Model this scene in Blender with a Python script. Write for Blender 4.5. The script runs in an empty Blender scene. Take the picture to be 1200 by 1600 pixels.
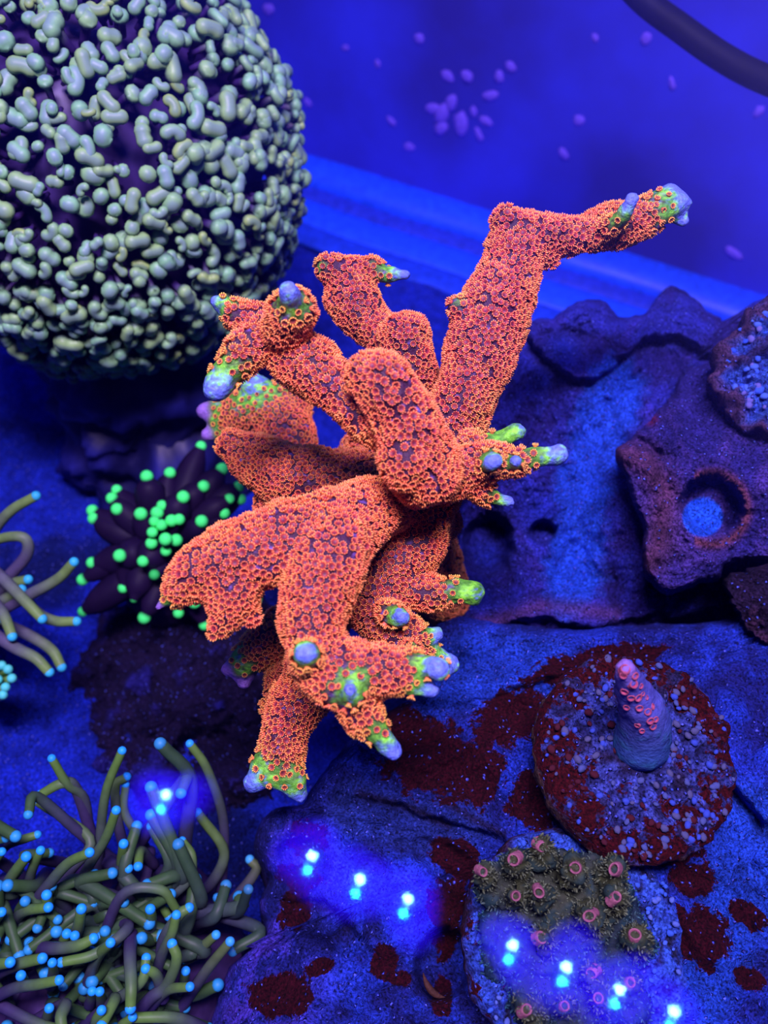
import bpy, math, random
import numpy as np
from mathutils import Vector, Matrix, Quaternion, noise
from mathutils.kdtree import KDTree
from mathutils.bvhtree import BVHTree

random.seed(7); rng = np.random.default_rng(7)
S = bpy.context.scene
COL = S.collection

# ------------------------------------------------------------------ camera
F = 1450.0                                    # focal length in pixels of the 1200x1600 frame
CAM = Vector((0.0, 0.0, 0.20)); PITCH = math.radians(40.0); YAW = math.radians(29.9)
cam = bpy.data.objects.new('camera', bpy.data.cameras.new('camera')); COL.objects.link(cam)
cam.location = CAM; cam.rotation_euler = (PITCH, 0, YAW)
cam.data.sensor_fit = 'VERTICAL'; cam.data.sensor_height = 24.0; cam.data.lens = 24.0 * F / 1600
cam.data.clip_start = 0.005; cam.data.clip_end = 10
cam.data.dof.use_dof = True; cam.data.dof.focus_distance = 0.140; cam.data.dof.aperture_fstop = 15.0
S.camera = cam

# ------------------------------------------------------------------ world, exposure
w = bpy.data.worlds.new('room'); S.world = w; w.use_nodes = True
w.node_tree.nodes['Background'].inputs['Color'].default_value = (0.010, 0.008, 0.20, 1)
w.node_tree.nodes['Background'].inputs['Strength'].default_value = 1.0
S.view_settings.view_transform = 'Standard'; S.view_settings.look = 'None'
S.view_settings.exposure = 0.0; S.view_settings.gamma = 1.0; S.view_settings.use_curve_mapping = False
S.cycles.use_denoising = True; S.cycles.sample_clamp_indirect = 4.0
S.cycles.max_bounces = 6; S.cycles.transparent_max_bounces = 8
S.cycles.caustics_reflective = False; S.cycles.caustics_refractive = False

MCAM = Matrix.Rotation(YAW, 3, 'Z') @ Matrix.Rotation(PITCH, 3, 'X')
MN = np.array(MCAM); CN = np.array(CAM)
def W(px, py, D):                              # a point D millimetres in front of the lens, in the direction of a pixel
    d = D / 1000.0
    return MCAM @ Vector(((px-600)/F*d, (800-py)/F*d, -d)) + CAM
def WN(px, py, D):
    px, py, D = np.asarray(px, float), np.asarray(py, float), np.asarray(D, float)/1000.0
    v = np.stack([(px-600)/F*D, (800-py)/F*D, -D], -1)
    return v @ MN.T + CN
def PIX(p):
    q = MCAM.transposed() @ (p - CAM); return 600 + q.x/-q.z*F, 800 - q.y/-q.z*F, -q.z*1000
def plane_hit(px, py, z):                      # where the ray of a pixel meets the level z
    d = MCAM @ Vector(((px-600)/F, (800-py)/F, -1)); t = (z-CAM.z)/d.z
    return CAM + d*t
def mm(px, D): return px*D/F/1000.0            # pixels at depth D to metres

# ------------------------------------------------------------------ added main lamp over the tank, unseen even in the water's mirror (own light of the light bar is in its builder below)
WATER_Z, LAMP_Z = 0.165, 0.45
def area_lamp(name, loc, target, sx, sy, power, color, parent=None):
    l = bpy.data.lights.new(name, 'AREA'); l.shape = 'RECTANGLE'; l.size = sx; l.size_y = sy
    l.energy = power; l.color = color
    o = bpy.data.objects.new(name, l); COL.objects.link(o); o.location = loc
    o.rotation_euler = (Vector(target)-Vector(loc)).to_track_quat('-Z', 'Y').to_euler()
    if parent: o.parent = parent
    return o
R2 = Matrix.Rotation(YAW, 3, 'Z')
lp = R2 @ Vector((0.0, -0.015, 0.44)); lt = R2 @ Vector((0, 0.10, 0.06))
area_lamp('added_main_light', lp, lt, 0.15, 0.05, 5.0, (0.64, 0.46, 0.80))

# ------------------------------------------------------------------ helpers
def tag(o, label=None, cat=None, group=None, kind=None):
    if label: o['label'] = label
    if cat: o['category'] = cat
    if group: o['group'] = group
    if kind: o['kind'] = kind
    return o
def empty(name, loc):
    o = bpy.data.objects.new(name, None); COL.objects.link(o); o.location = loc
    o.empty_display_size = 0.005
    return o
def link(name, me, parent=None, mat=None):
    if mat and not me.materials: me.materials.append(mat)
    o = bpy.data.objects.new(name, me); COL.objects.link(o)
    if parent is not None:
        o.parent = parent; o.matrix_parent_inverse = Matrix.Translation(-parent.location)
    return o
def mesh_np(name, V, Fc, col=None, smooth=True, mat=None, extra=None):
    """V (n,3); Fc list of arrays (m,3) or (m,4) ; col (n,3)"""
    me = bpy.data.meshes.new(name)
    V = np.asarray(V, np.float32)
    if not isinstance(Fc, list): Fc = [Fc]
    Fc = [np.asarray(f, np.int32) for f in Fc if len(f)]
    loops = np.concatenate([f.ravel() for f in Fc])
    sizes = np.concatenate([np.full(len(f), f.shape[1], np.int32) for f in Fc])
    starts = np.concatenate([[0], np.cumsum(sizes)[:-1]]).astype(np.int32)
    me.vertices.add(len(V)); me.vertices.foreach_set('co', V.ravel())
    me.loops.add(len(loops)); me.loops.foreach_set('vertex_index', loops)
    me.polygons.add(len(sizes)); me.polygons.foreach_set('loop_start', starts)
    me.polygons.foreach_set('use_smooth', np.full(len(sizes), smooth))
    me.update(calc_edges=True); me.validate()
    if col is not None:
        a = me.attributes.new('Col', 'FLOAT_COLOR', 'POINT')
        c = np.ones((len(V), 4), np.float32); c[:, :3] = col; a.data.foreach_set('color', c.ravel())
    for k, v in (extra or {}).items():
        a = me.attributes.new(k, 'FLOAT', 'POINT'); a.data.foreach_set('value', np.asarray(v, np.float32))
    if mat: me.materials.append(mat)
    return me
class MB:                                       # collects pieces into one mesh
    def __init__(s): s.V = []; s.T = []; s.Q = []; s.C = []; s.n = 0
    def add(s, V, T=None, Q=None, C=None):
        V = np.asarray(V, float)
        if T is not None and len(T): s.T.append(np.asarray(T)+s.n)
        if Q is not None and len(Q): s.Q.append(np.asarray(Q)+s.n)
        s.V.append(V); s.n += len(V)
        s.C.append(np.broadcast_to(np.array([.5, .5, .5]) if C is None else np.asarray(C, float), (len(V), 3)))
    def mesh(s, name, mat=None, smooth=True):
        Fc = []
        if s.T: Fc.append(np.concatenate(s.T))
        if s.Q: Fc.append(np.concatenate(s.Q))
        return mesh_np(name, np.concatenate(s.V), Fc, np.concatenate(s.C), smooth, mat)
    def build(s, name, mat, parent=None, smooth=True):
        return link(name, s.mesh(name, mat, smooth), parent)

def catmull(P, n):
    """P (k,d) -> (m,d), n samples per span"""
    P = np.asarray(P, float); k = len(P)
    if k == 1: return P
    E = np.vstack([2*P[0]-P[1], P, 2*P[-1]-P[-2]])
    out = []
    for i in range(k-1):
        p0, p1, p2, p3 = E[i:i+4]
        for t in np.linspace(0, 1, n, endpoint=False):
            out.append(0.5*((2*p1)+(-p0+p2)*t+(2*p0-5*p1+4*p2-p3)*t*t+(-p0+3*p1-3*p2+p3)*t**3))
    out.append(P[-1]); return np.array(out)
def tube(C, R, seg=8, cap0=True, cap1=True, ncap=2):
    """swept tube with round caps; returns V, T, Q, t(along)"""
    C = np.asarray(C, float); R = np.asarray(R, float)
    T_ = np.gradient(C, axis=0); T_ /= np.linalg.norm(T_, axis=1)[:, None]+1e-12
    a = np.array([0., 0, 1]) if abs(T_[0][2]) < .9 else np.array([1., 0, 0])
    n = np.cross(T_[0], a); n /= np.linalg.norm(n)
    cs, rs, ts, fr = [], [], [], []
    m = len(C); frames = []
    for i in range(m):
        n = n - T_[i]*np.dot(n, T_[i]); n /= np.linalg.norm(n)+1e-12
        frames.append((n.copy(), np.cross(T_[i], n)))
    tt = np.linspace(0, 1, m)
    if cap0:
        for j in range(ncap, 0, -1):
            th = math.pi/2*j/(ncap+.35)
            cs.append(C[0]-T_[0]*R[0]*math.sin(th)); rs.append(R[0]*math.cos(th)); ts.append(0); fr.append(frames[0])
    for i in range(m): cs.append(C[i]); rs.append(R[i]); ts.append(tt[i]); fr.append(frames[i])
    if cap1:
        for j in range(1, ncap+1):
            th = math.pi/2*j/(ncap+.35)
            cs.append(C[-1]+T_[-1]*R[-1]*math.sin(th)); rs.append(R[-1]*math.cos(th)); ts.append(1+0.1*j); fr.append(frames[-1])
    ang = np.arange(seg)/seg*2*math.pi
    V = np.concatenate([c+r*(np.cos(ang)[:, None]*f[0]+np.sin(ang)[:, None]*f[1]) for c, r, f in zip(cs, rs, fr)])
    t = np.repeat(ts, seg); k = len(cs)
    i = np.arange(seg); j = (i+1) % seg
    Q = np.concatenate([np.stack([i+a*seg, j+a*seg, j+(a+1)*seg, i+(a+1)*seg], 1) for a in range(k-1)])
    Tt = []
    V = np.vstack([V, (C[0]-T_[0]*R[0]*(1 if cap0 else 0))[None], (C[-1]+T_[-1]*R[-1]*(1 if cap1 else 0))[None]])
    t = np.concatenate([t, [0], [1+0.1*(ncap+1) if cap1 else 1]])
    e0, e1 = k*seg, k*seg+1
    Tt = np.concatenate([np.stack([j, i, np.full(seg, e0)], 1), np.stack([i+(k-1)*seg, j+(k-1)*seg, np.full(seg, e1)], 1)])
    return V, Tt, Q, t
def sphere(nu=12, nv=8):
    V = [[0, 0, 1]]
    for a in range(1, nv):
        th = math.pi*a/nv
        for b in range(nu):
            ph = 2*math.pi*b/nu; V.append([math.sin(th)*math.cos(ph), math.sin(th)*math.sin(ph), math.cos(th)])
    V.append([0, 0, -1]); i = np.arange(nu); j = (i+1) % nu
    T = [np.stack([np.zeros(nu, int), 1+i, 1+j], 1), np.stack([np.full(nu, len(V)-1), 1+(nv-2)*nu+j, 1+(nv-2)*nu+i], 1)]
    Q = [np.stack([1+a*nu+i, 1+(a+1)*nu+i, 1+(a+1)*nu+j, 1+a*nu+j], 1) for a in range(nv-2)]
    return np.array(V, float), np.concatenate(T), np.concatenate(Q)
SPH = sphere(); SPH_S = sphere(8, 5); SPH_L = sphere(48, 32)
def smoothstep(a, b, x):
    t = np.clip((x-a)/(b-a), 0, 1); return t*t*(3-2*t)
def mix(a, b, t):
    a, b = np.asarray(a, float), np.asarray(b, float); t = np.asarray(t)[..., None]
    return a*(1-t)+b*t
def fbm(P, scale, octv=4, H=1.0, off=0.0):
    return np.array([noise.fractal(Vector(p)*scale+Vector((off, off*.7, -off)), H, 2.0, octv) for p in P])
def basis(n, spin=0.0):
    n = Vector(n).normalized(); q = n.to_track_quat('Z', 'Y')
    return q @ Quaternion((0, 0, 1), spin)

# ------------------------------------------------------------------ materials
def mat_attr(name, rough=0.6, spec=0.3, nscale=800, namt=0.25, bump=0.0, bscale=1500, sss=0.0, trans=0.0, sheen=0.0):
    m = bpy.data.materials.new(name); m.use_nodes = True; nt = m.node_tree; b = nt.nodes['Principled BSDF']
    at = nt.nodes.new('ShaderNodeAttribute'); at.attribute_name = 'Col'
    tc = nt.nodes.new('ShaderNodeTexCoord')
    nz = nt.nodes.new('ShaderNodeTexNoise'); nz.inputs['Scale'].default_value = nscale; nz.inputs['Detail'].default_value = 4
    nt.links.new(tc.outputs['Object'], nz.inputs['Vector'])
    mr = nt.nodes.new('ShaderNodeMapRange'); mr.inputs['From Min'].default_value = .3; mr.inputs['From Max'].default_value = .7
    mr.inputs['To Min'].default_value = 1-namt; mr.inputs['To Max'].default_value = 1+namt
    nt.links.new(nz.outputs['Fac'], mr.inputs['Value'])
    mx = nt.nodes.new('ShaderNodeVectorMath'); mx.operation = 'SCALE'
    nt.links.new(at.outputs['Color'], mx.inputs[0]); nt.links.new(mr.outputs['Result'], mx.inputs['Scale'])
    nt.links.new(mx.outputs['Vector'], b.inputs['Base Color'])
    b.inputs['Roughness'].default_value = rough; b.inputs['Specular IOR Level'].default_value = spec
    if sss:
        b.inputs['Subsurface Weight'].default_value = sss; b.inputs['Subsurface Radius'].default_value = (1, 1, 1); b.inputs['Subsurface Scale'].default_value = .0012
    if bump:
        n2 = nt.nodes.new('ShaderNodeTexNoise'); n2.inputs['Scale'].default_value = bscale; n2.inputs['Detail'].default_value = 5
        nt.links.new(tc.outputs['Object'], n2.inputs['Vector'])
        bp = nt.nodes.new('ShaderNodeBump'); bp.inputs['Strength'].default_value = bump; bp.inputs['Distance'].default_value = .0006
        nt.links.new(n2.outputs['Fac'], bp.inputs['Height']); nt.links.new(bp.outputs['Normal'], b.inputs['Normal'])
    return m
def mat_rock(name, red_col=(0.028, 0.0014, 0.005)):
    """rock: colour from 'Col', red algae film where attribute 'red' + noise passes a threshold, pale specks, grainy bump"""
    m = mat_attr(name, 0.8, 0.10, 260, 0.35, 0.0)
    nt = m.node_tree; b = nt.nodes['Principled BSDF']; src = b.inputs['Base Color'].links[0].from_socket
    tc = [n for n in nt.nodes if n.type == 'TEX_COORD'][0]
    N = nt.nodes.new; L = nt.links.new
    at = N('ShaderNodeAttribute'); at.attribute_name = 'red'
    nz = N('ShaderNodeTexNoise'); nz.inputs['Scale'].default_value = 260; nz.inputs['Detail'].default_value = 8; nz.inputs['Roughness'].default_value = .72
    L(tc.outputs['Object'], nz.inputs['Vector'])
    ad = N('ShaderNodeMath'); ad.operation = 'MULTIPLY_ADD'; ad.inputs[1].default_value = 1.9
    L(nz.outputs['Fac'], ad.inputs[0]); L(at.outputs['Fac'], ad.inputs[2])
    th = N('ShaderNodeMapRange'); th.inputs['From Min'].default_value = 1.43; th.inputs['From Max'].default_value = 1.47
    L(ad.outputs[0], th.inputs['Value'])
    # pale specks / bubbles
    vo = N('ShaderNodeTexVoronoi'); vo.inputs['Scale'].default_value = 850; L(tc.outputs['Object'], vo.inputs['Vector'])
    sp = N('ShaderNodeMapRange'); sp.inputs['From Min'].default_value = .27; sp.inputs['From Max'].default_value = .12
    L(vo.outputs['Distance'], sp.inputs['Value'])
    sep = N('ShaderNodeSeparateColor'); L(vo.outputs['Color'], sep.inputs['Color'])
    gt = N('ShaderNodeMath'); gt.operation = 'GREATER_THAN'; gt.inputs[1].default_value = .5; L(sep.outputs['Red'], gt.inputs[0])
    spm = N('ShaderNodeMath'); spm.operation = 'MULTIPLY'; L(sp.outputs['Result'], spm.inputs[0]); L(gt.outputs[0], spm.inputs[1])
    m1 = N('ShaderNodeMix'); m1.data_type = 'RGBA'; L(th.outputs['Result'], m1.inputs['Factor']); L(src, m1.inputs['A'])
    m1.inputs['B'].default_value = (*red_col, 1)
    m2 = N('ShaderNodeMix'); m2.data_type = 'RGBA'; L(spm.outputs[0], m2.inputs['Factor']); L(m1.outputs['Result'], m2.inputs['A'])
    m2.inputs['B'].default_value = (.11, .15, .85, 1)
    g = N('ShaderNodeTexNoise'); g.inputs['Scale'].default_value = 2300; g.inputs['Detail'].default_value = 3; L(tc.outputs['Object'], g.inputs['Vector'])
    gm = N('ShaderNodeMapRange'); gm.inputs['From Min'].default_value = .32; gm.inputs['From Max'].default_value = .68; gm.inputs['To Min'].default_value = .15; gm.inputs['To Max'].default_value = 2.1
    L(g.outputs['Fac'], gm.inputs['Value']); vs = N('ShaderNodeVectorMath'); vs.operation = 'SCALE'; L(m2.outputs['Result'], vs.inputs[0]); L(gm.outputs['Result'], vs.inputs['Scale'])
    L(vs.outputs['Vector'], b.inputs['Base Color'])
    n2 = N('ShaderNodeTexNoise'); n2.inputs['Scale'].default_value = 700; n2.inputs['Detail'].default_value = 8; n2.inputs['Roughness'].default_value = .7
    L(tc.outputs['Object'], n2.inputs['Vector'])
    hs = N('ShaderNodeMath'); hs.operation = 'MULTIPLY_ADD'; hs.inputs[1].default_value = 1.2; L(spm.outputs[0], hs.inputs[0]); L(n2.outputs['Fac'], hs.inputs[2])
    bp = N('ShaderNodeBump'); bp.inputs['Strength'].default_value = 1.0; bp.inputs['Distance'].default_value = .0018
    L(hs.outputs[0], bp.inputs['Height']); L(bp.outputs['Normal'], b.inputs['Normal'])
    return m
def mat_emit(name, col, strength):
    m = bpy.data.materials.new(name); m.use_nodes = True; nt = m.node_tree; b = nt.nodes['Principled BSDF']
    b.inputs['Base Color'].default_value = (*col, 1); b.inputs['Emission Color'].default_value = (*col, 1); b.inputs['Emission Strength'].default_value = strength
    return m
M_ROCK = mat_rock('live_rock'); M_CORAL = mat_attr('coral_skin', .55, .3, 1800, .3, .5, 2500)
M_POLYP = mat_attr('polyp', .5, .25, 600, .12)
M_FLESH = mat_attr('tentacle_flesh', .5, .22, 500, .15, sss=.0)
M_SOFT = mat_attr('hammer_flesh', .45, .3, 350, .22)
M_DARK = mat_attr('dark_flesh', .5, .2, 400, .3)
M_FROND = mat_attr('acropora_skin', .7, .15, 900, .25, .4, 1800)
M_PLUG = mat_rock('plug_crust', (0.040, 0.002, 0.004))

# ------------------------------------------------------------------ setting
def grid_mesh(name, x0, x1, y0, y1, nx, ny, zf, mat, colf, redf=None):
    xs, ys = np.meshgrid(np.linspace(x0, x1, nx), np.linspace(y0, y1, ny))
    P = np.stack([xs.ravel(), ys.ravel(), np.zeros(nx*ny)], 1); P[:, 2] = zf(P)
    i, j = np.meshgrid(np.arange(nx-1), np.arange(ny-1)); a = (j*nx+i).ravel()
    Q = np.stack([a, a+1, a+nx+1, a+nx], 1)
    return mesh_np(name, P, Q, colf(P), True, mat, {'red': np.full(len(P), -1.0)})
WALL_Y = 0.286
def floor_z(P): return fbm(P, 28, 4)*.0022 + fbm(P, 110, 3, off=5)*.0007 - .001
def floor_col(P):
    n = fbm(P, 22, 4, off=3)
    c = mix((.008, .024, .42), (.004, .010, .10), smoothstep(.02, .42, n))
    return c
fl = link('floor', grid_mesh('floor', -.42, .36, -.22, WALL_Y, 150, 110, floor_z, M_ROCK, floor_col)); tag(fl, kind='structure')
def wall_mat():
    m = bpy.data.materials.new('algae_glass'); m.use_nodes = True; nt = m.node_tree; b = nt.nodes['Principled BSDF']
    tc = nt.nodes.new('ShaderNodeTexCoord'); n = nt.nodes.new('ShaderNodeTexNoise'); n.inputs['Scale'].default_value = 16; n.inputs['Detail'].default_value = 6
    nt.links.new(tc.outputs['Object'], n.inputs['Vector'])
    r = nt.nodes.new('ShaderNodeValToRGB'); r.color_ramp.elements[0].position = .35; r.color_ramp.elements[0].color = (.020, .016, .27, 1)
    r.color_ramp.elements[1].position = .68; r.color_ramp.elements[1].color = (.026, .036, .70, 1)
    nt.links.new(n.outputs['Fac'], r.inputs['Fac']); nt.links.new(r.outputs['Color'], b.inputs['Base Color']); b.inputs['Roughness'].default_value = .5
    return m
def box(x0, x1, y0, y1, z0, z1):
    V = [[x, y, z] for x in (x0, x1) for y in (y0, y1) for z in (z0, z1)]
    return np.array(V, float), None, [[0, 1, 3, 2], [4, 6, 7, 5], [0, 4, 5, 1], [2, 3, 7, 6], [0, 2, 6, 4], [1, 5, 7, 3]]
b_ = MB(); b_.add(*box(-.42, .36, WALL_Y, WALL_Y+.008, -.004, .50)); wb = b_.build('wall_back', wall_mat(), None, False); tag(wb, kind='structure')
# silicone seam and glass strip along the foot of the back wall
def strip(name, y, z, r, col, sq=1.0):
    xs = np.linspace(-.42, .36, 60); C = np.stack([xs, np.full(60, y)+.0006*np.sin(xs*90), np.full(60, z)+.0004*np.sin(xs*70+1)], 1)
    V, T, Q, t = tube(C, np.full(60, r), 10); V[:, 2] = z+(V[:, 2]-z)*sq
    m = MB(); m.add(V, T, Q, col); return tag(m.build(name, M_SOFT), kind='structure')
strip('trim_1', WALL_Y-.003, .003, .010, (.010, .075, .85), .55)
strip('trim_2', WALL_Y-.013, .0006, .008, (.014, .035, .50), .3)
strip('trim_3', WALL_Y-.026, .0006, .008, (.010, .075, .85), .28)
strip('trim_4', WALL_Y-.038, .0004, .006, (.010, .05, .60), .25)
# coralline growths on the back wall, pieces of the wall
m_spot = mat_attr('coralline', .6, .3, 700, .3, .5, 1500)
spot_meshes = []
for k in range(3):
    V, T, Q = SPH_S; V = V*np.array([1, .28, .8]); V = V*(1+.35*fbm(V, 1.6, 3, off=k*9))[:, None]
    spot_meshes.append(mesh_np('coralline_spot', V, [T, Q], np.broadcast_to((.16, .09, .8), (len(V), 3)), True, m_spot))
spots = [(880, 240, 9), (905, 188, 9), (798, 105, 9), (612, 190, 7), (480, 160, 6), (420, 15, 9), (540, 75, 5), (655, 60, 8), (1185, 175, 9), (1145, 395, 10), (760, 190, 8),
         (740, 175, 8), (690, 180, 12), (705, 160, 10), (720, 195, 12), (690, 200, 10), (765, 150, 9), (780, 120, 9), (730, 120, 10), (700, 120, 8), (748, 210, 7), (675, 170, 9), (640, 230, 6), (1050, 130, 7), (1010, 60, 7), (930, 60, 6), (590, 100, 6)]
def wall_hit(px, py):
    d = MCAM @ Vector(((px-600)/F, (800-py)/F, -1)); t = (WALL_Y-CAM.y)/d.y; return CAM+d*t, t*1000
for i, (px, py, r) in enumerate(spots):
    p, D = wall_hit(px, py)
    if p.z < .004: continue
    o = link('coralline_spot', spot_meshes[i % 3], wb); o.location = p; s = mm(r, D)*1.35; o.scale = (s*random.uniform(.8, 1.4), s, s*random.uniform(.7, 1.1)); o.rotation_euler = (0, random.uniform(0, 6), 0)
# still water surface the photo looks down through: mirrors the lamps faintly
mw = bpy.data.materials.new('water'); mw.use_nodes = True; nt = mw.node_tree; nt.nodes.remove(nt.nodes['Principled BSDF'])
out = nt.nodes['Material Output']; tr = nt.nodes.new('ShaderNodeBsdfTransparent'); gl = nt.nodes.new('ShaderNodeBsdfGlossy'); gl.inputs['Roughness'].default_value = .028
fr = nt.nodes.new('ShaderNodeFresnel'); fr.inputs['IOR'].default_value = 1.33; mxs = nt.nodes.new('ShaderNodeMixShader')
nt.links.new(fr.outputs[0], mxs.inputs[0]); nt.links.new(tr.outputs[0], mxs.inputs[1]); nt.links.new(gl.outputs[0], mxs.inputs[2]); nt.links.new(mxs.outputs[0], out.inputs['Surface'])
m = MB(); m.add([[-.42, -.22, WATER_Z], [.36, -.22, WATER_Z], [.36, WALL_Y, WATER_Z], [-.42, WALL_Y, WATER_Z]], None, [[0, 1, 2, 3]])
ws = m.build('water_surface', mw, None, False); tag(ws, kind='structure')

# ------------------------------------------------------------------ rocks
def rbf(pts, q):
    P = np.array([p[:2] for p in pts], float)/100; z = np.array([p[2] for p in pts], float); q = np.asarray(q, float)/100
    A = np.linalg.norm(P[:, None]-P[None], axis=2); n = len(P)
    K = np.zeros((n+1, n+1)); K[:n, :n] = -A; K[:n, n] = 1; K[n, :n] = 1
    c = np.linalg.solve(K, np.append(z, 0)); B = np.linalg.norm(q[:, None]-P[None], axis=2)
    return -B@c[:n]+c[n]
def polydist(q, pl):
    pl = np.asarray(pl, float); d = np.full(len(q), 1e9)
    for a, b in zip(pl[:-1], pl[1:]):
        ab = b-a; t = np.clip(((q-a)@ab)/(ab@ab+1e-9), 0, 1); d = np.minimum(d, np.linalg.norm(q-(a+t[:, None]*ab), axis=1))
    return d
def rock(name, label, outline, center, ctrl, amp, thick, colf, feats=(), redf=None, nth=380, nr=120, seed=0.0, edge=.12, jag=5, curl=12, parent=None, ground=False):
    c = np.array(center, float); O = catmull(np.array(outline+[outline[0]], float), 24)
    th = np.arctan2(O[:, 1]-c[1], O[:, 0]-c[0]); rr = np.linalg.norm(O-c, axis=1); o = np.argsort(th)
    T = np.linspace(-math.pi, math.pi, nth, endpoint=False)
    R = np.interp(T, th[o], rr[o], period=2*math.pi)
    R = R + np.array([noise.fractal(Vector((math.cos(t)*6+seed, math.sin(t)*6, seed)), .8, 2, 5) for t in T])*jag
    s = np.sqrt(np.linspace(1e-6, 1, nr))
    px = c[0]+np.outer(s, R*np.cos(T)).ravel(); py = c[1]+np.outer(s, R*np.sin(T)).ravel(); sf = np.repeat(s, nth)
    q = np.stack([px, py], 1)
    D = rbf(ctrl, q)
    e = np.clip((sf-(1-edge))/edge, 0, 1); D = D+curl*(1-np.sqrt(np.clip(1-e*e, 0, 1)))
    P = np.stack([px/145, py/145, np.full(len(px), seed)], 1)
    rid = np.array([noise.ridged_multi_fractal(Vector(p)*1.1, 1.0, 2.1, 5, 1.0, 2.0) for p in P])
    fb = np.array([noise.fractal(Vector(p)*2.2, .9, 2.1, 6) for p in P]); fine = np.array([noise.fractal(Vector(p)*9+Vector((seed, 3, 1)), .8, 2.1, 4) for p in P])
    fine2 = np.array([noise.fractal(Vector(p)*22+Vector((1, seed, 2)), .7, 2.1, 3) for p in P])
    D = D-amp*(rid-1.1)*.8-amp*fb*1.1-amp*.34*fine-.42*fine2
    for f in feats:
        if f[0] == 'pit':
            _, x, y, rx, ry, a, dep = f[:7]; sh = f[7] if len(f) > 7 else .35
            dx, dy = px-x, py-y; ca, sa = math.cos(a), math.sin(a)
            k = np.sqrt(((dx*ca+dy*sa)/rx)**2+((-dx*sa+dy*ca)/ry)**2)
            k = k+fine*.06+fb*.1
            D = D+dep*(1-smoothstep(1-sh, 1+sh*.3, k))
        elif f[0] == 'step':                                # polyline trench or ridge: width, depth
            d = polydist(q, f[1])+fine*2; D = D+f[3]*np.exp(-(d/f[2])**2)
        elif f[0] == 'ledge':                               # the side to the left of the line's direction stands proud by f[2]
            pl = np.asarray(f[1], float); best = np.full(len(q), 1e9); sg = np.ones(len(q))
            for a, b in zip(pl[:-1], pl[1:]):
                ab = b-a; t = np.clip(((q-a)@ab)/(ab@ab), 0, 1); v = q-(a+t[:, None]*ab); d = np.linalg.norm(v, axis=1); k = d < best
                best[k] = d[k]; sg[k] = np.sign(ab[0]*v[k, 1]-ab[1]*v[k, 0])
            best = best*sg+fine*5+fb*6; reach = f[3]
            D = D-f[2]*(1-smoothstep(-5, 4, best))*np.exp(-np.abs(best)/reach)+f[2]*.5*smoothstep(-3, 5, best)*np.exp(-np.abs(best)/(reach*.3))
    front = WN(px, py, D)
    # back: same rings, pushed away
    sb = np.array([.97, .75, .4, .02]); pbx = c[0]+np.outer(sb, R*np.cos(T)).ravel(); pby = c[1]+np.outer(sb, R*np.sin(T)).ravel()
    Db = rbf(ctrl, np.stack([pbx, pby], 1))+thick*np.repeat([.55, .85, 1, 1], nth)
    back = WN(pbx, pby, Db); back[:, 2] = np.maximum(back[:, 2], -.003)
    if ground:                                              # stands on the tank floor: its flanks run down from the rim
        rim = front[-nth:]; mid_ = rim.mean(0); back = np.concatenate([rim*np.array([1, 1, k])+(mid_-rim)*np.array([a, a, 0])-np.array([0, 0, .003*(1-k)]) for a, k in ((-.01, .75), (.0, .4), (.03, .0), (.97, .0))])
    V = np.vstack([front, back]); k = nr+4; i = np.arange(nth); j = (i+1) % nth
    Q = np.concatenate([np.stack([i+a*nth, i+(a+1)*nth, j+(a+1)*nth, j+a*nth], 1) for a in range(k-1)])
    col = colf(px, py, fb, rid, fine); colb = np.broadcast_to((.02, .012, .08), (len(back), 3))
    red = np.full(len(px), -1.0) if redf is None else redf(px, py, fb)
    me = mesh_np(name, V, Q, np.vstack([col, colb]), True, M_ROCK, {'red': np.append(red, np.full(len(back), -1.0))})
    o = link(name, me, parent)
    if label: tag(o, label, 'rock', 'pieces of live rock')
    return o, (lambda x, y: float(rbf(ctrl, [[x, y]])[0]))
BLUE, DEEP, VIO, PALE, BRN = (.014, .028, .34), (.020, .016, .16), (.045, .032, .30), (.016, .075, .55), (.10, .035, .07)
def blobs(px, py, lst):
    v = np.full(len(px), -1.0)
    for x, y, rx, ry, a in lst:
        ca, sa = math.cos(a), math.sin(a); dx, dy = px-x, py-y
        k = np.sqrt(((dx*ca+dy*sa)/rx)**2+((-dx*sa+dy*ca)/ry)**2); v = np.maximum(v, 1.0-k)
    return v
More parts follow.
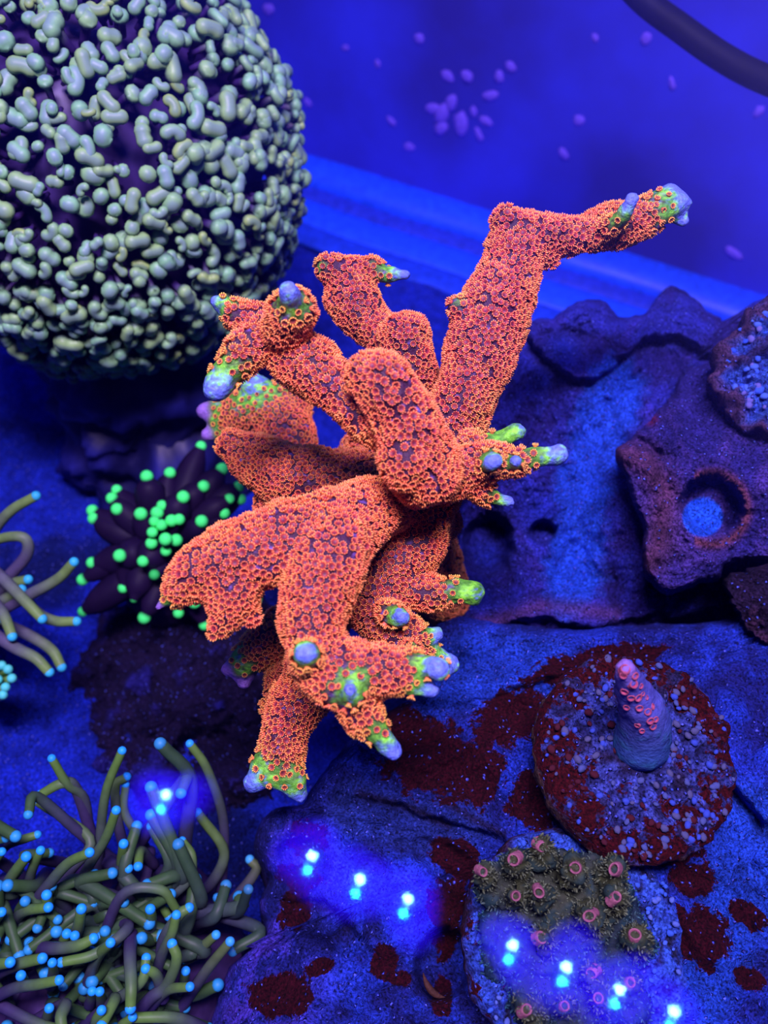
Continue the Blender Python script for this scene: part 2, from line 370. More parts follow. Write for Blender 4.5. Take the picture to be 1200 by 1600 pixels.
# tall rock behind, with the pale channel
def col_back(px, py, fb, rid, fine):
    c = mix(DEEP, (.024, .030, .32), smoothstep(-.3, .5, fb+.3*fine)); c = mix(c, VIO, smoothstep(1.2, 1.9, rid)*.7)
    q = np.stack([px, py], 1); d = polydist(q, [(965, 610), (935, 680), (912, 760), (905, 840), (890, 920)])
    c = mix(c, PALE, 1-smoothstep(28, 58, d+fine*14+fb*12))
    for x, y, r in ((880, 545, 28), (765, 870, 26), (845, 800, 34), (740, 935, 30)): c = mix(c, BLUE, .9*np.exp(-((px-x)**2+(py-y)**2)/r**2))
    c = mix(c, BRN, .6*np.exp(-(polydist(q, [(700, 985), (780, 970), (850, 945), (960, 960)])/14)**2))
    return c
rock('live_rock', 'tall violet live rock with jagged peaks and a pale blue channel', 
     [(690, 1010), (700, 900), (720, 760), (745, 640), (790, 560), (822, 508), (838, 492), (868, 497), (888, 486), (906, 470), (930, 467), (945, 472), (966, 492), (1005, 492), (1028, 462), (1050, 448), (1075, 464), (1092, 476), (1112, 492), (1135, 508), (1160, 480), (1260, 470), (1330, 700), (1290, 980), (1150, 960), (1010, 985), (930, 1030), (850, 1012), (780, 1012), (730, 995)], (930, 740),
     [(840, 500, 200), (1050, 460, 204), (930, 480, 202), (1200, 520, 194), (1300, 800, 184), (930, 620, 190), (900, 800, 185), (760, 650, 194), (720, 850, 191), (800, 950, 183), (900, 930, 183), (1000, 960, 182), (700, 1000, 186), (1150, 700, 187), (1150, 940, 183)],
     3.4, 30, col_back, [('ledge', [(815, 520), (850, 555), (895, 592), (935, 590), (965, 560), (1010, 532), (1060, 526), (1095, 545)], 6, 60), ('ledge', [(690, 960), (760, 985), (850, 965), (930, 985), (1010, 960)], 4, 40), ('ledge', [(1010, 700), (970, 640), (1000, 580)], 2.5, 40), ('pit', 762, 852, 42, 48, .3, 14), ('pit', 848, 832, 22, 20, 0, 9), ('step', [(960, 620), (915, 700), (900, 830), (895, 900)], 34, 4.5), ('step', [(740, 990), (820, 960), (930, 975)], 16, -3.5), ('step', [(700, 1020), (800, 1000), (900, 1015)], 9, 5)], None, seed=2.3, edge=.08, jag=9, ground=True)
# front chunk with a round hole
def col_hole(px, py, fb, rid, fine):
    c = mix((.022, .018, .15), (.06, .036, .22), smoothstep(-.3, .6, fb+.2*fine)); q = np.stack([px, py], 1)
    c = mix(c, BRN, .8*np.exp(-(polydist(q, [(965, 705), (1010, 720), (1040, 770), (1030, 850), (1010, 880)])/26)**2))
    k = np.sqrt(((px-1112)/50)**2+((py-795)/50)**2); c = mix(c, (.13, .04, .055), np.exp(-((k-1.12)/.16)**2)*(px > 1085)*.9)
    c = mix(c, (.018, .12, .80), (1-smoothstep(.66, .78, np.sqrt(((px-1098)/44)**2+((py-808)/42)**2)))*1.0)
    c = mix(c, (.3, .02, .03), .8*np.exp(-((px-1018)**2+(py-655)**2)/8**2))
    return c
rock('live_rock', 'brown and violet rock chunk with a round hole through its face',
     [(1070, 575), (1030, 640), (990, 680), (962, 706), (975, 745), (990, 790), (1003, 830), (1004, 890), (1020, 915), (1045, 930), (1085, 916), (1122, 906), (1150, 880), (1290, 860), (1330, 700), (1280, 600), (1170, 560)], (1110, 760),
     [(1070, 590, 176), (1170, 600, 172), (965, 706, 163), (1000, 880, 160), (1050, 920, 160), (1110, 760, 157), (1290, 720, 158), (1200, 870, 160), (1050, 680, 163)],
     2.0, 34, col_hole, [('pit', 1112, 792, 50, 50, 0, 11, .25), ('step', [(975, 715), (1015, 735), (1035, 790)], 10, -2.5), ('step', [(1000, 690), (1050, 720)], 9, 3)], None, seed=7.9, edge=.09, jag=5)
# dark rock at the right edge
rock('live_rock', 'small dark brown rock tucked under the rock with the hole',
     [(1128, 905), (1165, 890), (1260, 880), (1290, 1000), (1240, 1030), (1180, 1000), (1150, 960)], (1200, 945), [(1130, 910, 162), (1200, 945, 154), (1290, 950, 156), (1190, 1010, 160)],
     1.8, 30, lambda px, py, fb, rid, fine: mix((.014, .008, .03), (.05, .02, .05), smoothstep(-.3, .5, fb)), [], None, seed=13.1, nth=160, nr=40)
# lower rock carrying the plugs
def col_low(px, py, fb, rid, fine):
    c = mix((.010, .014, .14), (.016, .045, .46), smoothstep(-.45, .45, fb+.35*fine)); q = np.stack([px, py], 1)
    left = smoothstep(560, 400, px); c = mix(c, (.075, .035, .36), left*.75*smoothstep(-.3, .4, fb+.4*fine))
    c = mix(c, (.014, .06, .46), .8*(1-smoothstep(30, 80, polydist(q, [(680, 1060), (760, 1040), (850, 1050)]))))
    c = mix(c, (.016, .035, .22), .8*(1-smoothstep(30, 60, polydist(q, [(560, 1260), (660, 1290), (720, 1290)]))))
    c = mix(c, (.014, .075, .50), .7*(1-smoothstep(30, 80, polydist(q, [(1170, 1280), (1150, 1420), (1080, 1580)]))))
    for pl in ([(560, 1240), (640, 1262), (700, 1290)], [(470, 1410), (530, 1425), (545, 1450)], [(690, 1250), (740, 1280), (800, 1310)]): c = mix(c, (.01, .006, .02), .85*np.exp(-(polydist(q, pl)/8)**2))  # near-black lines: shade beneath the ledges put into the colour
    return c
REDS = [(690, 1190, 135, 70, .3), (800, 1120, 80, 48, -.5), (620, 1130, 80, 40, .2), (930, 1040, 130, 34, -.2), (840, 1250, 60, 50, .7), (470, 1370, 44, 26, .2), (480, 1310, 40, 36, 0), (440, 1555, 62, 42, .1),
        (600, 1505, 26, 36, .2), (625, 1530, 26, 14, .1), (500, 1510, 30, 14, -.4), (715, 1340, 60, 34, .5), (700, 1410, 44, 50, .2), (1085, 1372, 48, 34, .3), (1095, 1465, 62, 55, .5), (1168, 1430, 38, 22, .6), (1050, 1330, 60, 34, .1), (1170, 1530, 30, 22, .3), (460, 1420, 30, 40, .2), (700, 1450, 26, 60, .1), (690, 1560, 20, 40, 0)]
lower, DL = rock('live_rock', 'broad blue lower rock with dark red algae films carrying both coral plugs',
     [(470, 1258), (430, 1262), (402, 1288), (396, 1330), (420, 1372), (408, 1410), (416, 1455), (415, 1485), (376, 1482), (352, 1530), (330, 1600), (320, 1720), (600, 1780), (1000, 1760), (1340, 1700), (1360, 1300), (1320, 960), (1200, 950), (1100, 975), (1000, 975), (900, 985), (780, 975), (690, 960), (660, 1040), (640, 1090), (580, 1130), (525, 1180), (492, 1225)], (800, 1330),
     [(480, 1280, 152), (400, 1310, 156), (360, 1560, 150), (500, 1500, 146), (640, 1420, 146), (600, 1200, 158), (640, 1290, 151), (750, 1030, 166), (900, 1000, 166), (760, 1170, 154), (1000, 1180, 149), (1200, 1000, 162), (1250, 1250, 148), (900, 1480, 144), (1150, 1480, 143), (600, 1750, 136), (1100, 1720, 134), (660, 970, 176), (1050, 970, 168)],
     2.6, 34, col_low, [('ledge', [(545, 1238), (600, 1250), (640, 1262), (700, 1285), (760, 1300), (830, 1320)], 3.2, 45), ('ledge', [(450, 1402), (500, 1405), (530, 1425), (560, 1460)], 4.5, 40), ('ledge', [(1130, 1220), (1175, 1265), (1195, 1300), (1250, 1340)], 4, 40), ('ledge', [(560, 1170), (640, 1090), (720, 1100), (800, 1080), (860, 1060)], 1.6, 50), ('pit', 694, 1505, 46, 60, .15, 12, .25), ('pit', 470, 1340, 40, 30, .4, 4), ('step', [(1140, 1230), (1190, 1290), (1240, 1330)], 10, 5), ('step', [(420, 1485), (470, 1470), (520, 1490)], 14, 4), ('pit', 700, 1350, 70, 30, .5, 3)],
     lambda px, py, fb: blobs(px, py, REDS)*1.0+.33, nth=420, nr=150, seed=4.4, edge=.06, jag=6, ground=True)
# dark mound behind the torch
rock('live_rock', 'shadowy dark purple mound of rock behind the torch tentacles',
     [(110, 1000), (170, 950), (250, 925), (340, 930), (440, 960), (470, 1080), (440, 1200), (390, 1275), (300, 1290), (210, 1270), (150, 1230), (110, 1150), (90, 1080)], (280, 1110),
     [(110, 1000, 232), (250, 930, 232), (430, 980, 212), (280, 1100, 208), (420, 1200, 200), (210, 1260, 210), (90, 1100, 226)],
     6, 30, lambda px, py, fb, rid, fine: mix((.010, .006, .034), (.016, .014, .16), smoothstep(.2, .6, fb+.3*fine)), [('pit', 330, 1180, 70, 40, 0, 8)], None, seed=9.2, nth=240, nr=80, jag=22, edge=.3)

# ------------------------------------------------------------------ the orange coral
CH = {}   # branch name -> list of chains of (px, py, D, radius px)
BR = [
 [[(668, 760, 141, 46), (700, 690, 141, 47), (733, 600, 140, 50), (765, 505, 140, 56), (795, 425, 141, 44), (826, 372, 142, 40), (880, 370, 143, 29), (940, 359, 144, 29), (1000, 338, 145, 26), (1040, 322, 146, 24)],
  [(1035, 325, 146, 26), (1048, 308, 146, 17)], [(1040, 326, 146, 24), (1062, 336, 147, 18), (1070, 344, 147, 13)], [(1040, 322, 146, 22), (1064, 320, 146, 19)],
  [(820, 365, 141, 30), (792, 347, 140, 13)], [(740, 500, 139, 30), (717, 478, 137, 11)], [(850, 380, 142, 26), (860, 405, 143, 12)], [(940, 360, 142, 18), (968, 342, 138, 11), (988, 307, 135, 9)]],
 [[(668, 690, 150, 44), (648, 600, 149, 45), (622, 545, 149, 38), (585, 508, 150, 35), (553, 470, 150, 41), (540, 435, 150, 34), (512, 420, 149, 18)],
  [(640, 590, 147, 42), (634, 525, 144, 38)], [(540, 435, 150, 32), (572, 418, 150, 20), (600, 428, 150, 15), (632, 430, 150, 8)]],
 [[(668, 738, 126, 58), (652, 700, 124, 55), (628, 645, 122.5, 52), (595, 600, 121, 46), (572, 588, 121, 36)], [(655, 710, 125, 48), (632, 722, 122, 40)],
  [(610, 650, 126, 50), (550, 628, 128, 38), (490, 580, 130, 39), (438, 530, 131, 36), (398, 505, 131, 27), (362, 488, 131, 22), (338, 476, 131, 11)],
  [(440, 520, 129, 34), (457, 486, 124, 38)], [(457, 484, 123, 28), (452, 455, 119, 11)],
  [(405, 525, 130, 30), (378, 555, 129, 32), (354, 585, 128, 23), (338, 607, 127, 15)]],
 [[(640, 745, 131, 44), (690, 745, 130, 42), (745, 728, 129, 33), (800, 720, 129, 20), (845, 713, 129, 17), (868, 708, 129, 15)],
  [(735, 700, 133, 26), (775, 688, 134, 16), (808, 674, 134, 13)], [(735, 752, 131, 28), (770, 777, 132, 15), (795, 784, 132, 10)],
  [(765, 725, 126, 16), (773, 722, 124, 11)], [(803, 722, 127, 10), (806, 721, 125.5, 8)]],
 [[(660, 760, 150, 50), (590, 752, 155, 48), (510, 750, 158, 46), (440, 738, 159, 48), (395, 715, 160, 38), (362, 694, 160, 20)], [(470, 760, 160, 46), (425, 785, 162, 24)], [(600, 740, 158, 40), (560, 705, 166, 28)]],
 [[(450, 760, 174, 40), (448, 700, 175, 46), (435, 655, 176, 46), (385, 645, 177, 42), (345, 650, 178, 26)], [(440, 630, 176, 36), (398, 603, 174, 17)], [(350, 645, 178, 20), (322, 645, 178, 11)], [(360, 670, 178, 22), (323, 678, 178, 10)], [(450, 660, 176, 38), (462, 632, 176, 28)]],
 [[(630, 780, 141, 44), (560, 800, 132, 50), (500, 825, 126, 53), (430, 855, 124, 57), (350, 880, 123, 50), (295, 905, 123, 38), (262, 935, 123, 18), (247, 950, 123, 10)],
  [(370, 895, 123, 50), (358, 940, 123, 42), (345, 975, 123, 20), (340, 990, 123, 10)], [(380, 945, 123, 20), (393, 962, 123, 9)]],
 [[(670, 775, 143, 44), (605, 785, 136, 44), (560, 812, 129, 48), (515, 870, 123, 58), (493, 940, 121, 50), (492, 1000, 120, 46), (510, 1050, 119, 44), (545, 1080, 117, 32), (547, 1080, 114, 15)],
  [(510, 1040, 119, 44), (570, 1050, 119, 40), (620, 1052, 119, 34), (655, 1050, 119, 20), (690, 1042, 120, 13)], [(620, 1060, 119, 26), (650, 1078, 119, 14), (678, 1082, 119, 8)],
  [(545, 1075, 119, 38), (572, 1118, 120, 30), (592, 1145, 120, 21), (618, 1172, 120, 14)], [(480, 1035, 117, 26), (479, 1022, 113.5, 10)], [(640, 1035, 119, 24), (682, 1045, 117, 14)]],
 [[(500, 1010, 135, 40), (482, 1070, 138, 40), (455, 1115, 138, 38), (442, 1160, 138, 38), (435, 1200, 138, 36)], [(428, 1175, 138, 28), (408, 1205, 138, 20), (398, 1222, 138, 14)], [(440, 1195, 138, 32), (458, 1228, 138, 24), (468, 1244, 138, 14)], [(440, 1200, 138, 26), (438, 1218, 138, 13)], [(480, 1060, 146, 32), (440, 1070, 150, 28), (425, 1105, 152, 18)]],
 [[(650, 790, 142, 50), (635, 850, 142, 55), (600, 915, 141, 50), (590, 965, 139, 42), (615, 985, 138, 28)], [(670, 815, 144, 36), (690, 815, 148, 22)], [(640, 870, 142, 36), (675, 850, 145, 22)],
  [(625, 905, 141, 36), (670, 927, 139, 27), (710, 928, 138, 24), (735, 928, 138, 21)], [(610, 960, 134, 20), (626, 965, 131, 11)], [(610, 985, 138, 34), (645, 1000, 138, 26), (672, 993, 139, 13), (682, 992, 139, 11)], [(640, 1010, 139, 28), (675, 1025, 140, 22), (697, 1032, 141, 18)], [(640, 1015, 134, 12), (648, 1020, 132, 7)]],
 [[(510, 960, 145, 40), (450, 985, 150, 36), (408, 1012, 152, 32), (378, 1040, 153, 24)], [(390, 1030, 153, 24), (360, 1045, 153, 13)], [(390, 1035, 153, 24), (382, 1062, 153, 13)]],
 [[(660, 755, 140, 55), (645, 800, 150, 55), (655, 850, 163, 52), (675, 900, 176, 50), (690, 930, 186, 46)], [(655, 740, 138, 44), (660, 790, 140, 44), (640, 830, 144, 46)]],
]
TIPS = [(1070, 318, 146, 46), (1078, 348, 147, 34), (1054, 298, 146, 36), (986, 308, 135, 40), (792, 345, 140, 9), (717, 476, 137, 9), (634, 431, 150, 34), (505, 416, 148, 8),
        (333, 472, 131, 27), (452, 453, 119, 38), (335, 610, 127, 44), (874, 708, 129, 42), (813, 673, 134, 48), (798, 784, 132, 26), (774, 721, 123, 28), (807, 721, 125, 20),
        (350, 690, 160, 10), (396, 598, 174, 38), (318, 645, 178, 32), (318, 680, 178, 30), (243, 952, 123, 22), (340, 996, 123, 8), (547, 1078, 113, 36), (694, 1042, 120, 34), (682, 1082, 119, 40),
        (624, 1178, 120, 52), (479, 1020, 112.5, 27), (684, 1046, 116, 34), (390, 1230, 138, 50), (470, 1256, 138, 50), (440, 1236, 138, 30), (745, 928, 138, 38), (628, 965, 130, 28), (686, 992, 139, 26), (702, 1034, 141, 36), (649, 1020, 131, 20), (360, 1048, 153, 36), (380, 1064, 153, 36), (470, 618, 176, 6)]
mbd = MB(); samples = []
for bi, chains in enumerate(BR):
    for ch in chains:
        A = np.array(ch, float)
        if A[-1, 3] <= 24: A[-1, 3] = A[-1, 3]*1.12+1
        X = np.concatenate([WN(A[:, 0], A[:, 1], A[:, 2]), (A[:, 3]*A[:, 2]/F/1000)[:, None]], 1)
        X = catmull(X, 8); X[:, 3] = np.maximum(X[:, 3], .0004)*.965
        V, T, Q, t = tube(X[:, :3], X[:, 3], 18, ncap=4); mbd.add(V, T, Q)
        samples += [(x[:3], x[3], bi) for x in X]
raw = mbd.mesh('raw'); ro = bpy.data.objects.new('raw', raw); COL.objects.link(ro)
rm = ro.modifiers.new('r', 'REMESH'); rm.mode = 'VOXEL'; rm.voxel_size = .00052; rm.use_smooth_shade = True
sm = ro.modifiers.new('s', 'SMOOTH'); sm.iterations = 4; sm.factor = .5
dg = bpy.context.evaluated_depsgraph_get(); ev = ro.evaluated_get(dg); me = bpy.data.meshes.new_from_object(ev)
nv = len(me.vertices); BV = np.empty(nv*3, np.float32); me.vertices.foreach_get('co', BV); BV = BV.reshape(-1, 3).astype(float)
BQ = np.array([list(p.vertices) for p in me.polygons if len(p.vertices) == 4]); BN = np.empty(nv*3, np.float32); me.vertices.foreach_get('normal', BN); BN = BN.reshape(-1, 3).astype(float)
bpy.data.objects.remove(ro); bpy.data.meshes.remove(me); bpy.data.meshes.remove(raw)
BV = BV+BN*(fbm(BV, 160, 3)*.0010)[:, None]
TP = WN([t[0] for t in TIPS], [t[1] for t in TIPS], [t[2] for t in TIPS]); TR = np.array([t[3]*t[2]/F/1000 for t in TIPS])
def tipness(P):
    out = np.full(len(P), 9.0); idx = np.zeros(len(P), int)
    for i in range(len(TP)):
        d = np.linalg.norm(P-TP[i], axis=1)/TR[i]; k = d < out; out[k] = d[k]; idx[k] = i
    return out, idx
btip, btidx = tipness(BV)
fn = fbm(BV, 900, 3)
skin = mix((.035, .008, .030), (.13, .08, .32), smoothstep(.35, .75, fn))
gr = mix((.06, .24, .02), (.22, .78, .04), smoothstep(-.3, .4, fn))
fn2 = fbm(BV, 2200, 2, off=4); mostly_green = np.isin(btidx, [12, 31])*.42
col = mix(gr, skin, smoothstep(.85, 1.7, btip+fn*.5+fn2*.5)); col = mix((.11, .17, .60), col, smoothstep(.35, .85, btip+fn*.25+fn2*.35+mostly_green))
bad = np.isin(btidx, [16, 18, 19, 20, 36, 37])   # these tips are plum rather than green
col[bad & (btip < .8)] = mix((.22, .12, .42), (.13, .18, .05), smoothstep(.4, .8, btip[bad & (btip < .8)]))
kd = KDTree(len(samples))
for i, s in enumerate(samples): kd.insert(Vector(s[0]), i)
kd.balance()
vb = np.array([min(kd.find_n(Vector(p), 6), key=lambda h: h[2]-samples[h[1]][1])[1] for p in BV]); vb = np.array([samples[i][2] for i in vb])
fb_ = vb[BQ[:, 0]]; ft = btip[BQ].mean(1) < .62; fti = btidx[BQ[:, 0]]
coral = empty('branching_coral', W(680, 900, 176)); tag(coral, 'large orange branching coral with fuzzy polyps and blue-green tips', 'coral')
def submesh(name, faces, parent):
    u, inv = np.unique(faces, return_inverse=True)
    me = mesh_np(name, BV[u], inv.reshape(-1, 4), col[u], True, M_CORAL)
    return link(name, me, parent)
for b in range(len(BR)):
    k = (fb_ == b) & ~ft
    if k.sum() > 20: submesh('branch', BQ[k], coral)
for i in range(len(TIPS)):
    k = ft & (fti == i)
    if k.sum() > 8: submesh('growth_tip', BQ[k], coral)
# polyps scattered over the skin
tri = np.concatenate([BQ[:, [0, 1, 2]], BQ[:, [0, 2, 3]]]); a, b, c = BV[tri[:, 0]], BV[tri[:, 1]], BV[tri[:, 2]]
ar = np.linalg.norm(np.cross(b-a, c-a), axis=1); area = ar.sum()/2
NC = 220000; ti = rng.choice(len(tri), NC, p=ar/ar.sum()); r1, r2 = np.sqrt(rng.random(NC)), rng.random(NC)
PP = a[ti]*(1-r1)[:, None]+b[ti]*(r1*(1-r2))[:, None]+c[ti]*(r1*r2)[:, None]
PN = BN[tri[ti, 0]]*(1-r1)[:, None]+BN[tri[ti, 1]]*(r1*(1-r2))[:, None]+BN[tri[ti, 2]]*(r1*r2)[:, None]; PN /= np.linalg.norm(PN, axis=1)[:, None]
PTp, _ = tipness(PP); gap = fbm(PP, 330, 2, off=2)
sp = .00077*(1+.42*smoothstep(.30, .65, gap)) ; sp = sp*(1+.9*(1-smoothstep(.9, 1.6, PTp)))
cell = .0011; grid = {}; keep = []
for i in range(NC):
    if PTp[i] < .80: continue
    p = PP[i]; g = (int(p[0]//cell), int(p[1]//cell), int(p[2]//cell)); ok = True; s2 = sp[i]**2
    for dx in (-1, 0, 1):
        for dy in (-1, 0, 1):
            for dz in (-1, 0, 1):
                for j in grid.get((g[0]+dx, g[1]+dy, g[2]+dz), ()):
                    q = PP[j]
                    if (p[0]-q[0])**2+(p[1]-q[1])**2+(p[2]-q[2])**2 < s2: ok = False; break
                if not ok: break
            if not ok: break
        if not ok: break
    if ok: grid.setdefault(g, []).append(i); keep.append(i)
keep = np.array(keep); PP, PN, PTp = PP[keep], PN[keep], PTp[keep]
print('polyps', len(PP), 'area', area, 'verts', nv)
def polyp_geo(open_, nt_, seed):
    r = random.Random(seed); V, T, C = [], [], []
    def add(vs, ts, cs):
        n = len(V); V.extend(vs); C.extend(cs); T.extend([[x+n for x in t] for t in ts])
    n = nt_; rb, rt, h = .32, .40, .36
    ring0 = [(rb*math.cos(2*math.pi*i/n), rb*math.sin(2*math.pi*i/n), -.12) for i in range(n)]
    ring1 = [(rt*math.cos(2*math.pi*i/n), rt*math.sin(2*math.pi*i/n), h) for i in range(n)]
    add(ring0+ring1, [t for i in range(n) for t in ([i, (i+1) % n, n+(i+1) % n], [i, n+(i+1) % n, n+i])], [(.40, .05, .04)]*n+[(.86, .19, .06)]*n)
    add(ring1+[(0, 0, h-.22)], [[i, (i+1) % n, n] for i in range(n)], [(.30, .035, .03)]*n+[(.03, .008, .03)])
    for i in range(n):
        a = 2*math.pi*i/n; o = open_*r.uniform(.8, 1.2); L = r.uniform(.30, .42); wd = .115
        u = np.array([math.cos(a), math.sin(a), 0]); v = np.array([-math.sin(a), math.cos(a), 0]); z = np.array([0, 0, 1.])
        d = u*math.sin(o)+z*math.cos(o); nn = u*math.cos(o)-z*math.sin(o)
        b0 = u*rt+z*(h-.05); m0 = b0+d*L*.62; tp = b0+d*L
        vs = [b0+v*wd, b0-v*wd, b0+nn*wd, m0+v*wd*.95, m0-v*wd*.95, m0+nn*wd*.9-d*.03, tp]
        ts = [[0, 1, 4], [0, 4, 3], [1, 2, 5], [1, 5, 4], [2, 0, 3], [2, 3, 5], [3, 4, 6], [4, 5, 6], [5, 3, 6]]
        add([tuple(x) for x in vs], ts, [(.90, .18, .05)]*3+[(.98, .29, .085)]*3+[(1.0, .43, .18)])
    return np.array(V), np.array(T), np.array(C)
PG = [polyp_geo(.35, 10, 1), polyp_geo(.55, 10, 2), polyp_geo(.18, 9, 3), polyp_geo(.42, 10, 4)]
PM = [mesh_np('polyp', V*.001, T, C, True, M_POLYP) for V, T, C in PG]
bvh = BVHTree.FromPolygons([tuple(v) for v in BV], BQ.tolist())
tc_ = CN-PP; dist = np.linalg.norm(tc_, axis=1); facing = (PN*tc_).sum(1)/dist
score = facing/dist**2; order = np.argsort(-score); chosen = []
for i in order:
    p = Vector(PP[i]); d = (CAM-p).normalized(); x, y, _ = PIX(p)
    if 0 < x < 1200 and 0 < y < 1600 and bvh.ray_cast(p+Vector(PN[i])*.0008, d)[0] is None: chosen.append(i)
    if len(chosen) >= 300: break
cs = set(chosen); var = rng.integers(0, 4, len(PP)); spin = rng.random(len(PP))*6.28; scl = rng.uniform(.90, 1.14, len(PP))*np.where(PTp < 1.3, .86, 1)
tilt = PN+rng.normal(0, .16, PN.shape)
quats = [basis(tilt[i], spin[i]) for i in range(len(PP))]
for i in chosen:
    o = link('polyp', PM[var[i]], coral); o.rotation_mode = 'QUATERNION'; o.location = PP[i]; o.rotation_quaternion = quats[i]; o.scale = [scl[i]]*3
Vs, Ts, Cs, n0 = [], [], [], 0
for k in range(4):
    idx = np.array([i for i in range(len(PP)) if var[i] == k and i not in cs]); V, T, C = PG[k]
    M = np.array([np.array(quats[i].to_matrix()) for i in idx])*scl[idx][:, None, None]*.001
    VV = np.einsum('nij,vj->nvi', M, V)+PP[idx][:, None]
    tint = rng.uniform(.85, 1.1, (len(idx), 1, 1))*np.ones((1, 1, 3)); tint[:, :, 1] *= rng.uniform(.8, 1.3, (len(idx), 1)); yel = (1-smoothstep(1.0, 2.2, PTp[idx]))[:, None]
    CC = C[None]*tint; CC[:, :, 1] *= 1+.55*yel
    Vs.append(VV.reshape(-1, 3)); Cs.append(np.clip(CC, 0, 1).reshape(-1, 3)); nvv = len(V)
    Ts.append((T[None]+(np.arange(len(idx))*nvv)[:, None, None]).reshape(-1, 3)+n0); n0 += len(idx)*nvv
pm = mesh_np('polyp_carpet', np.concatenate(Vs), np.concatenate(Ts), np.concatenate(Cs), True, M_POLYP)
o = link('polyp_carpet', pm, coral); o['kind'] = 'stuff'

# ------------------------------------------------------------------ hammer coral
HC = W(142, 248, 205); HR = mm(338, 205)*.965
ham = empty('hammer_coral', HC); tag(ham, 'huge round grey-green hammer coral head against the back glass', 'coral')
V, T, Q = SPH_L; n_ = fbm(V, 2.2, 3); m = MB(); m.add(V*(HR*.84*(1+.06*n_))[:, None]+np.array(HC), T, Q, (.028, .014, .09)); m.build('flesh_core', M_SOFT, ham)
m = MB(); zz = np.linspace(HC.z*.8, .0, 60); Vt, T, Q, t = tube(np.stack([np.full(60, HC.x)+.003*np.sin(zz*200), np.full(60, HC.y+.004), zz], 1), np.linspace(.024, .031, 60), 90, False, False); nn_ = fbm(Vt, 90, 4); Vt[:, :2] += (Vt[:, :2]-np.array([HC.x, HC.y+.004]))*(.25*nn_)[:, None]; m.add(Vt, T, Q, mix((.006, .006, .05), (.012, .014, .16), smoothstep(-.2, .5, nn_))); m.build('stalk', M_SOFT, ham)
def hammer_geo(kind, seed):
    r = random.Random(seed); m = MB()
    L = {'bean': r.uniform(1.0, 2.1), 'knob': r.uniform(.15, .5), 'hook': r.uniform(1.8, 2.4)}[kind]; bend = {'bean': r.uniform(-.5, .5), 'knob': 0, 'hook': r.choice((-1, 1))*r.uniform(1.2, 2.0)}[kind]
    rad = {'bean': r.uniform(.72, .92), 'knob': r.uniform(.85, 1.05), 'hook': r.uniform(.6, .75)}[kind]
    s = np.linspace(-1, 1, 7); ang = s*bend/2 if bend else s*0
    if abs(bend) > .01: Rb = L/bend; C = np.stack([Rb*np.sin(s*bend/2), Rb*(1-np.cos(s*bend/2)), -.15*s*s*L*.4], 1)
    else: C = np.stack([s*L/2, s*0, -.2*s*s], 1)
    rad *= 1.32; R = rad*(1+.12*np.abs(s)**2)
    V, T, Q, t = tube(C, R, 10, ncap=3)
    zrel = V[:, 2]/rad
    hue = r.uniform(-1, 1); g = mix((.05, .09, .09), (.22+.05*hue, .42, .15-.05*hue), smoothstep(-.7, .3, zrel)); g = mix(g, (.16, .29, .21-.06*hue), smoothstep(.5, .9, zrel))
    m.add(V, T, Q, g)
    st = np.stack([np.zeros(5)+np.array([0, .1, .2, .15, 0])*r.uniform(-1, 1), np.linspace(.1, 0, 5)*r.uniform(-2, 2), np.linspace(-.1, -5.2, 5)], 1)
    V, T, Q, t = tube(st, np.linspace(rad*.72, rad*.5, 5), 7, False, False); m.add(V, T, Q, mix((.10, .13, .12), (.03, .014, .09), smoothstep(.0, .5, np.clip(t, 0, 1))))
    return m
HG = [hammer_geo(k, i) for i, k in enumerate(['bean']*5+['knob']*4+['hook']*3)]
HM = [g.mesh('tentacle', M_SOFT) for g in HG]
NH = 2900; gi = np.arange(NH)+.5; ph = np.arccos(1-2*gi/NH); tt = math.pi*(1+5**.5)*gi
HD = np.stack([np.cos(tt)*np.sin(ph), np.sin(tt)*np.sin(ph), np.cos(ph)], 1)+rng.normal(0, .028, (NH, 3)); HD /= np.linalg.norm(HD, axis=1)[:, None]
toC = np.array((CAM-HC).normalized()); items = []
for i in range(NH):
    f = HD[i]@toC
    if f < -.35: continue
    lump = noise.noise(Vector(HD[i])*3.2)*.05+noise.noise(Vector(HD[i])*9)*.03
    p = np.array(HC)+HD[i]*HR*(1.0+lump+rng.normal(0, .015)); nrm = HD[i]+rng.normal(0, .22, 3)
    items.append((f, p, nrm, rng.integers(0, 12), rng.random()*6.28, rng.uniform(.7, 1.25)))
def inframe(p):
    x, y, _ = PIX(Vector(p)); return -20 < x < 1200 and -20 < y < 1600
vis = sorted([i for i in range(len(items)) if inframe(items[i][1])], key=lambda i: -items[i][0])
sel = set(vis[:300]); rest = MB()
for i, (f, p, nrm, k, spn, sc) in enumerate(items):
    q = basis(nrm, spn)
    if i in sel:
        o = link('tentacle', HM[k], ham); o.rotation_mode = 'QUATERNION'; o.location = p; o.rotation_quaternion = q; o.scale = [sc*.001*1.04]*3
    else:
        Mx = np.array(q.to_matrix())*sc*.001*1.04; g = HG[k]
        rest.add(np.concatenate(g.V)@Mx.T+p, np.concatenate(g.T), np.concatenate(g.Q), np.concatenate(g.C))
o = rest.build('tentacle_fringe', M_SOFT, ham); o['kind'] = 'stuff'

